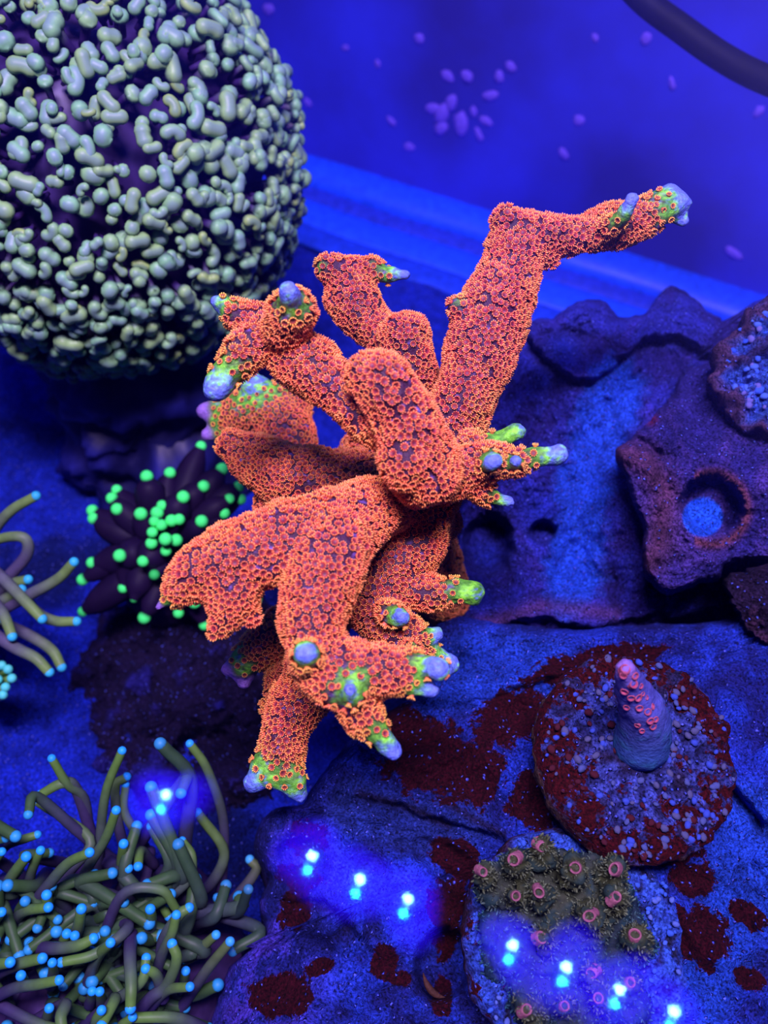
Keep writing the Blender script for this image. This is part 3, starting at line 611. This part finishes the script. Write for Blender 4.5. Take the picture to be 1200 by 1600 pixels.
# ------------------------------------------------------------------ tentacled corals
def tentacle(parent, pts, rad, c0, c1, ctip, tiplen=1.0, tipr=1.04, matr=M_FLESH, rtip=None, tip_name='tip', rpow=1.0, seg=9, taper=.3):
    """pts world points; rad metres"""
    C = catmull(np.array([tuple(p) for p in pts]), 6); k = len(C); s = np.linspace(0, 1, k)
    R = rad*(1.15-taper*s**rpow)
    V, T, Q, t = tube(C, R, seg); tt = np.clip(t, 0, 1)
    c = mix(c0, c1, smoothstep(.15, .95, tt)); m = MB(); m.add(V, T, Q, c); o = m.build('tentacle', matr, parent)
    e = C[-1]-C[-2]; e /= np.linalg.norm(e); rt = rtip or rad*.85*tipr
    V, T, Q = SPH; q = basis(e); Vw = (V*np.array([1, 1, 1.0])*rt)@np.array(q.to_matrix()).T+C[-1]+e*rt*.35*tiplen
    cc = mix(c1, ctip, smoothstep(-.75, -.05, V[:, 2])); m = MB(); m.add(Vw, T, Q, cc)
    tp = m.build(tip_name, matr, None); tp.parent = o; tp.matrix_parent_inverse = Matrix.Identity(4)
    if o.parent: tp.matrix_parent_inverse = (Matrix.Translation(parent.location) @ o.matrix_parent_inverse).inverted() if False else Matrix.Identity(4)
    return o
# torch coral, lower left: tentacles placed as in the picture, the rest spread over the head
TB = W(150, 1560, 168); TB.z = max(TB.z, .004); torch = empty('torch_coral', (TB.x, TB.y, 0.0)); tag(torch, 'bushy olive torch coral with cyan-tipped tentacles beside the lower rock', 'coral', 'torch corals')
PUR, OLV, CYA = (.032, .022, .075), (.075, .17, .028), (.015, .30, .74)
m = MB(); V, T, Q = SPH_L; n_ = fbm(V, 2, 3); m.add(V*np.array([.028, .028, .018])*(1+.2*n_)[:, None]+np.array([TB.x, TB.y, .006]), T, Q, (.03, .016, .07)); m.build('base_flesh', M_DARK, torch)
named = [
 [(150, 1420, 170), (155, 1330, 163), (165, 1240, 158), (190, 1175, 155)], [(140, 1400, 172), (135, 1260, 164), (105, 1225, 160), (82, 1187, 158)], [(150, 1330, 168), (120, 1235, 162), (98, 1224, 160), (66, 1240, 160)],
 [(345, 1400, 172), (350, 1290, 166), (325, 1205, 160), (298, 1164, 158)], [(110, 1440, 165), (130, 1370, 158), (165, 1310, 153), (181, 1268, 150)],
 [(60, 1420, 168), (110, 1360, 160), (140, 1310, 160), (60, 1254, 164)], [(-10, 1420, 160), (15, 1375, 154), (40, 1340, 150)], [(40, 1400, 160), (50, 1360, 154), (63, 1330, 150)],
 [(30, 1440, 160), (70, 1390, 152), (105, 1350, 148), (138, 1333, 146)], [(20, 1450, 160), (35, 1425, 152), (74, 1418, 148)], [(80, 1450, 162), (75, 1420, 152), (73, 1400, 149)],
 [(-30, 1512, 150), (-10, 1508, 146), (14, 1504, 144)], [(-10, 1522, 152), (30, 1506, 147), (64, 1498, 145)], [(-30, 1570, 150), (20, 1545, 145), (60, 1538, 142), (90, 1532, 141)],
 [(180, 1440, 158), (200, 1450, 150), (150, 1490, 146), (99, 1503, 145)], [(130, 1560, 156), (150, 1500, 148), (172, 1474, 143)], [(60, 1480, 152), (85, 1482, 148), (120, 1478, 146), (143, 1468, 146)],
 [(205, 1460, 152), (203, 1490, 146), (205, 1540, 142), (204, 1572, 141)], [(235, 1330, 168), (225, 1420, 160), (290, 1380, 156), (300, 1340, 156), (286, 1316, 157)], [(150, 1500, 158), (190, 1400, 150), (250, 1390, 150), (275, 1420, 152)],
 [(110, 1620, 156), (170, 1570, 148), (220, 1535, 144), (228, 1500, 145)], [(240, 1560, 156), (250, 1500, 150), (268, 1460, 147), (275, 1432, 146)], [(250, 1530, 156), (255, 1470, 150), (280, 1430, 147), (293, 1420, 147)],
 [(200, 1600, 150), (235, 1560, 146), (260, 1540, 145), (276, 1500, 143), (270, 1478, 143)], [(255, 1560, 148), (245, 1525, 145), (230, 1515, 144)], [(230, 1580, 150), (260, 1548, 145), (295, 1542, 142)],
 [(280, 1580, 156), (320, 1520, 150), (358, 1473, 147)], [(260, 1500, 160), (310, 1482, 156), (336, 1462, 154)], [(250, 1520, 164), (290, 1500, 160), (314, 1490, 158)],
 [(300, 1400, 172), (330, 1380, 168), (350, 1330, 166), (310, 1272, 164)], [(200, 1400, 168), (190, 1360, 160), (193, 1320, 154)], [(240, 1350, 166), (220, 1330, 160), (216, 1352, 156)], [(190, 1390, 164), (195, 1372, 158), (200, 1358, 155)],
 [(150, 1600, 150), (180, 1560, 145), (160, 1600, 140)], [(240, 1640, 150), (190, 1610, 145), (206, 1590, 143)], [(50, 1600, 150), (100, 1570, 146), (95, 1590, 143), (100, 1620, 142)], [(340, 1620, 152), (280, 1592, 146), (210, 1590, 144)],
 [(110, 1480, 156), (122, 1450, 150), (127, 1422, 147)], [(230, 1480, 158), (236, 1440, 152), (235, 1422, 149)], [(110, 1500, 156), (100, 1475, 150), (104, 1460, 147)], [(120, 1500, 156), (118, 1475, 150), (117, 1463, 147)],
 [(80, 1540, 152), (84, 1515, 147), (82, 1505, 144)], [(40, 1540, 152), (36, 1532, 147), (33, 1525, 144)], [(140, 1570, 150), (145, 1555, 146), (144, 1549, 143)], [(160, 1575, 150), (158, 1558, 146), (156, 1550, 143)], [(70, 1600, 150), (76, 1584, 146), (77, 1576, 143)],
 [(285, 1550, 156), (288, 1530, 150), (290, 1518, 147)], [(-20, 1450, 158), (-10, 1440, 152), (2, 1426, 148)], [(-20, 1360, 162), (-8, 1345, 156), (2, 1332, 154)], [(0, 1330, 168), (15, 1318, 162), (40, 1310, 160), (56, 1305, 160)], [(-20, 1560, 150), (60, 1600, 146), (110, 1610, 146)], [(170, 1480, 164), (205, 1420, 158), (240, 1400, 156), (262, 1430, 156)],
 [(200, 1340, 170), (185, 1290, 166), (180, 1230, 164), (196, 1215, 164)], [(255, 1390, 172), (225, 1320, 168), (195, 1270, 166), (196, 1228, 165)], [(330, 1440, 172), (370, 1400, 170), (400, 1360, 170), (392, 1345, 170)], [(310, 1450, 168), (345, 1430, 166), (340, 1405, 165)], [(160, 1640, 146), (150, 1600, 142), (158, 1580, 140)]]
for pl in named:
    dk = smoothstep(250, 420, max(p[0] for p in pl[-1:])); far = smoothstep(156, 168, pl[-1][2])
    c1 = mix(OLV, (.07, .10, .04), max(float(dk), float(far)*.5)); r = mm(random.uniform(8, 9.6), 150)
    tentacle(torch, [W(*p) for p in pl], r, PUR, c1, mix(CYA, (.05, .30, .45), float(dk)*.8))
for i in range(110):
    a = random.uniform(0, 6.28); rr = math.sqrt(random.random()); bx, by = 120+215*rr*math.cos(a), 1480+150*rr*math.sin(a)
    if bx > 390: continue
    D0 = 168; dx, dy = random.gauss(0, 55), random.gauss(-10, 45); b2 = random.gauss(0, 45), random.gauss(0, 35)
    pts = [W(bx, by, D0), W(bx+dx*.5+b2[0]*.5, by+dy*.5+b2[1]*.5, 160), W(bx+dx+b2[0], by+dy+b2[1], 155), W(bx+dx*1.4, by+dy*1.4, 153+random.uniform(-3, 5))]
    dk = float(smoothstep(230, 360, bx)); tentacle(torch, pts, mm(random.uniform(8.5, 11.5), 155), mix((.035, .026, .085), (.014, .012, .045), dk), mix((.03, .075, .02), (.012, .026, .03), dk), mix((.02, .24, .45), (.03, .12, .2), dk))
# torch coral at the edge of the picture
t2 = empty('torch_coral', plane_hit(-150, 930, 0)); tag(t2, 'sparse green torch coral waving long tentacles over blue sand', 'coral', 'torch corals')
m = MB(); V, T, Q = SPH_L; e_ = W(-70, 940, 196); Vt, T, Q, t = tube([tuple(t2.location), tuple((t2.location+e_)/2), tuple(e_)], [.010, .008, .009], 14, ncap=4); m.add(Vt, T, Q, (.05, .05, .08)); m.build('base_flesh', M_DARK, t2)
for pl in [[(-50, 930, 200), (-15, 840, 192), (15, 800, 188), (54, 776, 186)], [(10, 905, 194), (40, 870, 190), (42, 845, 188), (20, 838, 188), (-30, 850, 192)], [(-60, 850, 188), (0, 900, 184), (40, 940, 181), (64, 965, 180)],
           [(-10, 960, 192), (45, 930, 187), (90, 905, 184), (114, 880, 182)], [(30, 920, 196), (55, 955, 190), (85, 970, 187), (117, 971, 186)], [(-20, 930, 186), (5, 960, 182), (18, 992, 180)], [(-30, 960, 196), (40, 990, 190), (80, 1015, 188), (95, 1040, 187)],
           [(-40, 970, 186), (20, 1010, 182), (55, 1028, 180), (75, 1048, 180)], [(-10, 930, 194), (20, 912, 190), (42, 906, 188)], [(-20, 950, 192), (10, 935, 189), (32, 922, 187)], [(-40, 1000, 192), (-15, 975, 188), (2, 968, 187)]]:
    tentacle(t2, [W(*p) for p in pl], mm(9.0, 186), (.07, .06, .12), (.12, .22, .05), (.03, .40, .55), tipr=1.02)
t3 = empty('torch_coral', plane_hit(-80, 1090, 0)); tag(t3, 'small cluster of stubby green tips low beside the blue sand', 'coral', 'torch corals')
m = MB(); V, T, Q = SPH_L; e_ = W(-38, 1072, 203); Vt, T, Q, t = tube([tuple(t3.location), tuple((t3.location+e_)/2), tuple(e_)], [.004, .003, .0035], 14, ncap=4); m.add(Vt, T, Q, (.04, .06, .05)); m.build('base_flesh', M_DARK, t3)
for x, y in ((2, 1040), (12, 1046), (18, 1060), (4, 1086), (-4, 1062), (8, 1074)):
    tentacle(t3, [W(x-30, y+20, 204), W(x-12, y+6, 196), W(x, y, 190)], mm(8, 190), (.05, .10, .05), (.2, .45, .08), (.08, .60, .5), tipr=1.1)
# black coral with glowing green tips
dk_c = W(262, 845, 216); dkc = empty('bubble_tip_coral', (dk_c.x, dk_c.y, 0.0)); tag(dkc, 'black fleshy coral dotted with round neon green tips on blue sand', 'coral')
m = MB(); V, T, Q = SPH_L; m.add(V*np.array([.013, .013, .014])*(1+.15*fbm(V, 2, 3))[:, None]+np.array([dk_c.x, dk_c.y, max(dk_c.z-.012, .006)]), T, Q, (.006, .003, .018)); m.build('base_flesh', M_DARK, dkc)
M_NEON = mat_attr('neon_tip', .55, .08, 300, .1)
dots = [(313, 700), (265, 742), (230, 748), (184, 768), (177, 781), (147, 800), (149, 812), (186, 797), (221, 805), (253, 791), (246, 803), (242, 815), (252, 821), (268, 814), (279, 813), (285, 779), (316, 762), (345, 736), (371, 762), (356, 781), (373, 781), (348, 803), (314, 816), (327, 833), (238, 832), (259, 843), (237, 849), (275, 844), (259, 861), (190, 868), (225, 876), (242, 897), (147, 879), (132, 904), (194, 916), (210, 933), (132, 954), (227, 962), (279, 955), (302, 939), (318, 974), (398, 935)]
for i, (x, y) in enumerate(dots):
    dx, dy = x-262, y-848; d = math.hypot(dx, dy); k = min(1, d/140); Dt = 196+14*k+random.uniform(-2, 2)
    jx, jy = random.uniform(-8, 8), random.uniform(-8, 8)
    pts = [W(262+dx*.12, 848+dy*.12, 216), W(262+dx*.45+jx, 848+dy*.45+jy, 207+4*k), W(262+dx*.8+jx*.6, 848+dy*.8+jy*.6, Dt+4*(1-k)), W(x, y, Dt)]
    dim = 1-.5*(i in (31, 35)); big = random.uniform(8.5, 10.5)*(1 if dim == 1 else .8)
    tentacle(dkc, pts, mm(random.uniform(19, 29) if d > 40 else 12, 206), (.006, .003, .018), (.009, .004, .022), np.array((.06, .98, .16))*dim, matr=M_NEON, rtip=mm(big, 206), tiplen=.9, taper=.82, rpow=3.0)

# ------------------------------------------------------------------ coral plugs
def plug_geo(center, nrm, rad, thick, seed, colf, amp=.0012, nth=140, prof=None, wob=.05):
    """a round encrusted disc facing nrm; returns V, Q, col, red"""
    q = basis(nrm); Mx = np.array(q.to_matrix()); c = np.array(center)
    prof = prof or [(s, 0.0) for s in np.linspace(.001, .9, 34)]+[(.94, -.02), (.975, -.10), (1.0, -.28), (1.01, -.5), (1.0, -.8), (.96, -1.0), (.5, -1.0), (.01, -1.0)]
    th = np.arange(nth)/nth*2*math.pi; r = np.repeat([p[0] for p in prof], nth); h = np.repeat([p[1] for p in prof], nth); T = np.tile(th, len(prof))
    L = np.stack([r*np.cos(T), r*np.sin(T), h*thick/rad], 1)
    f1 = fbm(L, 3, 4, off=seed); f2 = fbm(L, 9, 4, off=seed+3)
    k = np.array([1+wob*noise.fractal(Vector((math.cos(a)*2, math.sin(a)*2, seed)), 1, 2, 3) for a in th]); L[:, :2] *= np.tile(k, len(prof))[:, None]
    P = L*rad; P[:, 2] += amp*(f1*1.1+f2*.5); P[:, :2] *= (1+.03*f2)[:, None]
    n = len(prof); i = np.arange(nth); j = (i+1) % nth
    Q = np.concatenate([np.stack([i+a*nth, i+(a+1)*nth, j+(a+1)*nth, j+a*nth], 1) for a in range(n-1)])
    return P@Mx.T+c, Q, colf(r, T, h, f1, f2), Mx, c
UPV = MCAM @ Vector((.16, .42, .89))
def pebbles(parent, Mx, c, rad, n, rmin, rmax, seed, sizes, cols, zoff=.0003):
    r = random.Random(seed); ms = []
    for k in range(4):
        V, T, Q = SPH_S; V = V*np.array([1, .8, .6])*(1+.3*fbm(V, 1.3, 2, off=seed+k*5))[:, None]
        ms.append(mesh_np('pebble', V, [T, Q], np.broadcast_to(cols[k % len(cols)], (len(V), 3)), True, M_FROND))
    for i in range(n):
        a = r.uniform(0, 6.28); q = math.sqrt(r.uniform(rmin**2, rmax**2))*rad
        o = link('pebble', ms[i % 4], parent); o.rotation_mode = 'QUATERNION'; o.location = Vector(c+Mx@np.array([q*math.cos(a), q*math.sin(a), zoff]))
        o.rotation_quaternion = basis(Mx[:, 2], r.uniform(0, 6)) @ Quaternion((1, 0, 0), r.gauss(0, .3)); o.scale = [r.uniform(*sizes)]*3
PB_COL = [(.03, .06, .36), (.05, .07, .21), (.045, .005, .012), (.06, .065, .15)]
# upper plug with the little acropora
pc = W(1002, 1176, 139); pr = mm(162, 139)
plug = empty('coral_plug', pc); tag(plug, 'round red-crusted plug holding one small lavender coral spike with red cups', 'coral frag', 'coral plugs on the rocks')
def col_plug(r, T, h, f1, f2):
    c = mix((.016, .018, .09), (.05, .075, .36), smoothstep(-.25, .35, f2)); c = mix(c, (.02, .012, .03), smoothstep(.05, .45, f1)*.7)
    return mix(c, (.10, .055, .04), smoothstep(-.12, -.5, h))
V, Q, c, Mx, cc = plug_geo(pc, UPV, pr, .0062, 3, col_plug)
rr_ = np.repeat([p[0] for p in [(s, 0) for s in np.linspace(.001, .9, 34)]+[(.94, 0), (.975, 0), (1.0, 0), (1.01, 0), (1.0, 0), (.96, 0), (.5, 0), (.01, 0)]], 140)
red = .30+.30*smoothstep(.35, .95, rr_); red[-140*4:] = -.2
link('disc', mesh_np('disc', V, Q, c, True, M_PLUG, {'red': red}), plug)
pebbles(plug, Mx, cc, pr, 295, .2, .97, 5, (.00018, .00078), PB_COL)
# its coral spike
A = np.array([(1002, 1160, 138.5, 44), (1006, 1132, 135, 41), (1001, 1105, 131, 35), (988, 1078, 127, 26), (980, 1055, 123, 19), (977, 1046, 121.5, 15)], float)
X = catmull(np.concatenate([WN(A[:, 0], A[:, 1], A[:, 2]), (A[:, 3]*A[:, 2]/F/1000)[:, None]], 1), 6)
V, T, Q, t = tube(X[:, :3], X[:, 3], 26, ncap=4); f1 = fbm(V, 500, 3); cen = X[:, :3].mean(0); V = V+(V-cen)/np.linalg.norm(V-cen, axis=1)[:, None]*(f1*.0007)[:, None]
c = mix((.03, .08, .28), (.075, .08, .34), smoothstep(0, .6, t)); c = mix(c, (.02, .14, .22), .6*smoothstep(.1, .5, f1)*(1-smoothstep(.2, .5, t))); c = mix(c, (.17, .10, .33), smoothstep(.75, 1.1, t)); m = MB(); m.add(V, T, Q, c); spike = m.build('coral_spike', M_FROND, plug)
def ring_geo(R, r, h, cr, cc_, n=12):
    """a little cup: torus lip on a short wall, dark-red floor"""
    m = MB(); th = np.arange(n)/n*2*math.pi; prof = [(R*1.25, -h), (R*1.12, -h*.3), (R*1.05, r*.6), (R*.9, r), (R*.72, r*.4), (R*.6, -r*.8), (R*.02, -r*1.1)]
    V = np.concatenate([np.stack([p[0]*np.cos(th), p[0]*np.sin(th), np.full(n, p[1])], 1) for p in prof]); i = np.arange(n); j = (i+1) % n
    Q = np.concatenate([np.stack([i+a*n, j+a*n, j+(a+1)*n, i+(a+1)*n], 1) for a in range(len(prof)-1)])
    C = np.concatenate([np.broadcast_to(x, (n, 3)) for x in [cr]*5+[cc_]*2]); m.add(V, None, Q, C); return m
cup = ring_geo(.00062, .00030, .0006, (.27, .06, .11), (.42, .02, .04)).mesh('corallite', M_FROND)
body = BVHTree.FromPolygons([tuple(v) for v in V], [list(f) for f in T]+[list(f) for f in Q])
def put_on(bv, px, py, name, mesh, parent, scale=1, grand=None):
    d = (MCAM @ Vector(((px-600)/F, (800-py)/F, -1))).normalized(); h = bv.ray_cast(CAM, d)
    if h[0] is None: return None
    n = h[1] if h[1].dot(d) < 0 else -h[1]
    n = (n+Vector((0, 0, .25))).normalized()
    o = link(name, mesh, None); o.parent = parent
    o.rotation_mode = 'QUATERNION'; o.rotation_quaternion = basis(n, random.uniform(0, 6)); o.scale = [scale]*3; o.location = h[0]
    return o
def put_world(o, parent):      # keep world place under a parent that may itself be a child
    o.matrix_parent_inverse = Matrix.Translation(-(grand_loc(parent)))
def grand_loc(p): return Vector((0, 0, 0)) if p.type == 'MESH' else p.location
for px, py, s in ((977, 1046, 1.15), (974, 1055, .9), (992, 1056, .9), (990, 1069, 1), (1001, 1072, .7), (976, 1080, .95), (986, 1090, .9), (997, 1090, .95), (979, 1105, .8), (999, 1106, .9), (1012, 1112, .9), (1019, 1104, .8), (1016, 1126, .95), (1024, 1124, .8), (996, 1133, .75), (1003, 1142, .7), (1020, 1135, .9), (1010, 1090, .6), (1004, 1084, .6)):
    put_on(body, px, py, 'corallite', cup, spike, s*.92)
# lower plug with the rough pink-cupped coral
pc = W(905, 1478, 134); pr = mm(178, 134)
plug2 = empty('coral_plug', pc); tag(plug2, 'plug overgrown by rough olive green coral with pink cups', 'coral frag', 'coral plugs on the rocks')
def col_plug2(r, T, h, f1, f2):
    c = mix((.02, .045, .30), (.035, .10, .52), smoothstep(-.3, .4, f2)); c = mix(c, (.012, .014, .04), smoothstep(.15, .4, -f2))
    return mix(c, (.04, .015, .03), smoothstep(-.12, -.5, h))
V, Q, c, Mx, cc = plug_geo(pc, MCAM @ Vector((.12, .36, .92)), pr, .0062, 8, col_plug2)
Lx = (V-cc)@Mx; red = np.full(len(V), -.2); red = np.where(Lx[:, 0] < -.62*pr, .38, red)
link('disc', mesh_np('disc', V, Q, c, True, M_PLUG, {'red': red}), plug2)
pebbles(plug2, Mx, cc, pr, 110, .66, .97, 9, (.00025, .00062), [(.05, .12, .50), (.03, .09, .45), (.07, .12, .40), (.03, .10, .55)])
# crust and stubs
mst = MB()
stubs = [(770, 1385, 754, 1362, 20, 12), (815, 1380, 803, 1343, 24, 13), (855, 1360, 846, 1322, 26, 13), (880, 1390, 899, 1356, 28, 16), (940, 1388, 960, 1358, 28, 14), (850, 1410, 842, 1394, 22, 14), (925, 1430, 921, 1431, 30, 17), (955, 1415, 962, 1402, 26, 14), (860, 1475, 845, 1465, 24, 12), (1000, 1480, 992, 1461, 26, 17), (930, 1535, 925, 1520, 22, 12), (945, 1570, 935, 1560, 22, 13), (845, 1585, 822, 1578, 26, 13), (885, 1575, 882, 1572, 20, 10), (980, 1540, 985, 1535, 18, 8), (806, 1400, 806, 1400, 22, 10)]
crust_pts = [(780, 1385, 26), (820, 1375, 32), (870, 1375, 34), (930, 1385, 36), (870, 1410, 34), (920, 1420, 36), (960, 1430, 34), (930, 1460, 36), (880, 1470, 32), (850, 1450, 26), (970, 1480, 30), (840, 1500, 34), (900, 1520, 36), (960, 1540, 34), (840, 1560, 34), (900, 1580, 36), (790, 1450, 30), (790, 1500, 26), (820, 1410, 26), (985, 1570, 26)]
sph_hi = sphere(20, 14)
def dplug(x, y): # depth of the plug's face at a pixel
    n = Vector(Mx[:, 2]); d = MCAM @ Vector(((x-600)/F, (800-y)/F, -1)); return ((pc-CAM).dot(n)/d.dot(n))*1000
crust = MB()
for x, y, r in crust_pts:
    D = dplug(x, y)-(3.0 if y < 1425 else 1.0); V, T, Q = sph_hi; crust.add((V*np.array([1, 1, .5]))@Mx.T*mm(r, D)*1.4+np.array(W(x, y, D)), T, Q)
for x0, y0, x1, y1, r0, r1 in stubs:
    D0 = dplug(x0, y0)-1; D1 = D0-(7.0 if y1 < 1440 else 5.0)-.02*r0
    Cn = catmull([tuple(W(x0, y0, D0+3)), tuple(W((x0+x1)/2, (y0+y1)/2, (D0+D1)/2)), tuple(W(x1, y1, D1))], 5); V, T, Q, t = tube(Cn, np.linspace(mm(r0, D0), mm(r1, D1)*1.1, len(Cn)), 16, ncap=3); crust.add(V, T, Q)
raw = crust.mesh('raw'); ro = bpy.data.objects.new('raw', raw); COL.objects.link(ro); rm = ro.modifiers.new('r', 'REMESH'); rm.mode = 'VOXEL'; rm.voxel_size = .0004
sm = ro.modifiers.new('s', 'SMOOTH'); sm.iterations = 3
dg = bpy.context.evaluated_depsgraph_get(); me = bpy.data.meshes.new_from_object(ro.evaluated_get(dg)); nv = len(me.vertices)
CV = np.empty(nv*3, np.float32); me.vertices.foreach_get('co', CV); CV = CV.reshape(-1, 3).astype(float); CNm = np.empty(nv*3, np.float32); me.vertices.foreach_get('normal', CNm); CNm = CNm.reshape(-1, 3).astype(float)
CQ = np.array([list(p.vertices) for p in me.polygons if len(p.vertices) == 4]); bpy.data.objects.remove(ro); bpy.data.meshes.remove(me); bpy.data.meshes.remove(raw)
hgt = (CV-np.array(pc))@Mx[:, 2]; f1 = fbm(CV, 420, 3); f1_ = fbm(CV, 1100, 2)
ccol = mix((.004, .016, .035), (.028, .036, .012), smoothstep(.001, .007, hgt)); ccol = mix(ccol, (.005, .030, .035), smoothstep(.0, .5, f1)*.6)
CV2 = CV+CNm*(f1*.0009+f1_*.0004)[:, None]
crusto = link('coral_crust', mesh_np('coral_crust', CV2, CQ, ccol, True, M_FROND), plug2)
# rough scales over the crust
V0, T0, Q0, t0 = tube(np.array([[0, 0, -.2], [0, .1, .3], [0, .35, .75]]), [.34, .3, .2], 5, ncap=1)
sidx = rng.choice(nv, 5200, replace=False); sc = MB()
for i in sidx:
    h_ = hgt[i]; hi = float(smoothstep(.001, .006, h_)); n = CNm[i]+rng.normal(0, .5, 3); Mq = np.array(basis(n, rng.random()*6.28).to_matrix())*rng.uniform(.26, .58)*.001
    base = mix((.006, .024, .045), (.035, .045, .014), hi); tipc = mix((.02, .09, .12), (.085, .115, .06), hi)*rng.uniform(.3, 1.4)
    sc.add(V0@Mq.T+CV2[i], T0, Q0, mix(base, tipc, np.clip(t0, 0, 1)))
o = sc.build('crust_scales', M_FROND, plug2); o['kind'] = 'stuff'
cup2 = ring_geo(.0010, .00042, .0012, (.21, .075, .105), (.05, .025, .035), 14).mesh('corallite', M_FROND)
cbv = BVHTree.FromPolygons([tuple(v) for v in CV2], CQ.tolist())
for x0, y0, x1, y1, r0, r1 in stubs:
    o = put_on(cbv, x1, y1, 'corallite', cup2, crusto, .40+r1/36); o.scale = (o.scale[0]*random.uniform(.85, 1.2), o.scale[0]*random.uniform(.8, 1.1), o.scale[0]*1.3)
# plug seen at the right edge
pc3 = W(1245, 570, 158); plug3 = empty('coral_plug', pc3)
tag(plug3, 'bubbly blue encrusted plug with brown lip resting above the rock with the round hole', 'coral frag', 'coral plugs on the rocks')
def col_plug3(r, T, h, f1, f2):
    c = mix((.02, .05, .34), (.04, .11, .52), smoothstep(-.3, .4, f2)); c = mix(c, (.03, .016, .06), smoothstep(.0, .4, f1)*.8); c = mix(c, (.06, .03, .08), smoothstep(.62, .95, r+f1*.3))
    return mix(c, (.035, .016, .07), smoothstep(-.12, -.5, h))
V, Q, c, Mx3, cc3 = plug_geo(pc3, MCAM @ Vector((-.30, .10, .95)), mm(122, 158), .012, 14, col_plug3, amp=.0034, wob=.16)
link('disc', mesh_np('disc', V, Q, c, True, M_PLUG, {'red': np.full(len(V), -.3)}), plug3)
pebbles(plug3, Mx3, cc3, mm(128, 158), 130, .1, .8, 15, (.0003, .0008), [(.03, .09, .55), (.05, .12, .5), (.10, .10, .35), (.02, .07, .5)])
# brown ring lip in the pit beside the lower plug
lip = MB(); a_ = np.linspace(.35, 2.0, 30); C = np.stack([694-34*np.cos(a_*.8), 1506+52*np.sin(a_*.8)], 1); Dd = np.full(30, DL(694, 1506)+2.5)
V, T, Q, t = tube(WN(C[:, 0], C[:, 1], Dd), mm(6, 140)*np.sin(np.linspace(.1, 3.04, 30)), 8); lip.add(V, T, Q, (.045, .018, .012)); lo = lip.build('rock_lip', M_FROND, lower)

# ------------------------------------------------------------------ black cable across the top corner
pts = [(x, y, min(wall_hit(x, y)[1]-60-k*2, 400)) for k, (x, y) in enumerate([(950, -60), (1008, 2), (1065, 45), (1120, 84), (1175, 115), (1240, 140), (1330, 160)])]
C = catmull(np.array([tuple(W(*p)) for p in pts]), 10); V, T, Q, t = tube(C, np.full(len(C), mm(17, 255)), 14)
m = MB(); m.add(V, T, Q, (.003, .003, .006)); o = m.build('power_cable', mat_attr('rubber', .6, .1, 300, .1)); tag(o, 'black rubber cable crossing the water near the back glass', 'cable')

# ------------------------------------------------------------------ the light bar over the tank, seen only as dots mirrored in the water
LZ = 2*WATER_Z-LAMP_Z
pix = [(262, 1250), (489, 1345), (563, 1381), (637, 1412), (799, 1483), (882, 1517), (963, 1551), (1048, 1586)]
pos = []
for p in pix: v = plane_hit(*p, LZ); v.z = LAMP_Z; pos.append(v)
mid = (pos[0]+pos[-1])/2; dirv = (pos[-1]-pos[0]).normalized(); perp = Vector((-dirv.y, dirv.x, 0))
bar = empty('light_bar', mid+Vector((0, 0, .004))); tag(bar, 'LED light bar hanging over the tank, mirrored as dots in the water', 'lamp')
m = MB(); Vb, _, Qb = box(-.16, .16, -.012, .012, .001, .012); Vb = np.stack([mid.x+Vb[:, 0]*dirv.x+Vb[:, 1]*perp.x, mid.y+Vb[:, 0]*dirv.y+Vb[:, 1]*perp.y, LAMP_Z+Vb[:, 2]], 1)
m.add(Vb, None, Qb, (.02, .02, .03)); m.build('housing', mat_attr('black_metal', .4, .4, 100, .05), bar, False)
m_a = mat_emit('led_white', (.32, 1.0, 1.0), 300); m_b = mat_emit('led_cyan', (.03, .85, .95), 200); m_g = mat_emit('led_lens', (0.02, 0.0, 1.0), 44); t_ = m_g.node_tree; a_n = t_.nodes.new('ShaderNodeAttribute'); a_n.attribute_name = 'Col'; t_.links.new(a_n.outputs['Color'], t_.nodes['Principled BSDF'].inputs['Emission Color'])
def disc(r, n=12):
    a = np.arange(n)/n*2*math.pi; V = np.concatenate([np.stack([r*np.cos(a), r*np.sin(a), np.zeros(n)], 1), [[0, 0, -r*.3]]]); i = np.arange(n)
    return V, np.stack([(i+1) % n, i, np.full(n, n)], 1), None
def lens_mesh(seed):
    r_ = random.Random(seed); n = 24; a = np.arange(n)/n*2*math.pi; ph_ = r_.uniform(0, 6); prof = [(.02, 1), (.55, 1), (.75, .6), (.9, .2), (1.0, 0)]
    k = .0150*r_.uniform(.75, 1.1)*(1+.16*np.cos(2*a+ph_)+.10*np.cos(3*a+ph_*2)); V = np.concatenate([np.stack([q*k*np.cos(a), q*k*np.sin(a), np.full(n, -.002*(1-q*q))], 1) for q, _ in prof])
    i = np.arange(n); j = (i+1) % n; Q = np.concatenate([np.stack([i+b*n, i+(b+1)*n, j+(b+1)*n, j+b*n], 1) for b in range(len(prof)-1)])
    C = np.concatenate([np.broadcast_to(np.array([.02, 0, 1.0])*e, (n, 3)) for _, e in prof]); return mesh_np('lens', V, Q, C, True, m_g)
LA, LB, LG = [mesh_np('led', disc(r)[0], disc(r)[1], None, True, mt) for r, mt in ((.0015, m_a), (.0014, m_b), (.0115, m_g))]
for k, p in enumerate(pix):
    for nm, ms, q, dz in (('led', LA, pos[k], -.0045), ('led', LB, None, -.0045), ('lens', LG, pos[k], 0)):
        if q is None: q = plane_hit(p[0]-7, p[1]+22, LZ); q.z = LAMP_Z
        o = link(nm, lens_mesh(k) if nm == 'lens' else ms, bar); o.location = (q.x, q.y, LAMP_Z+dz)
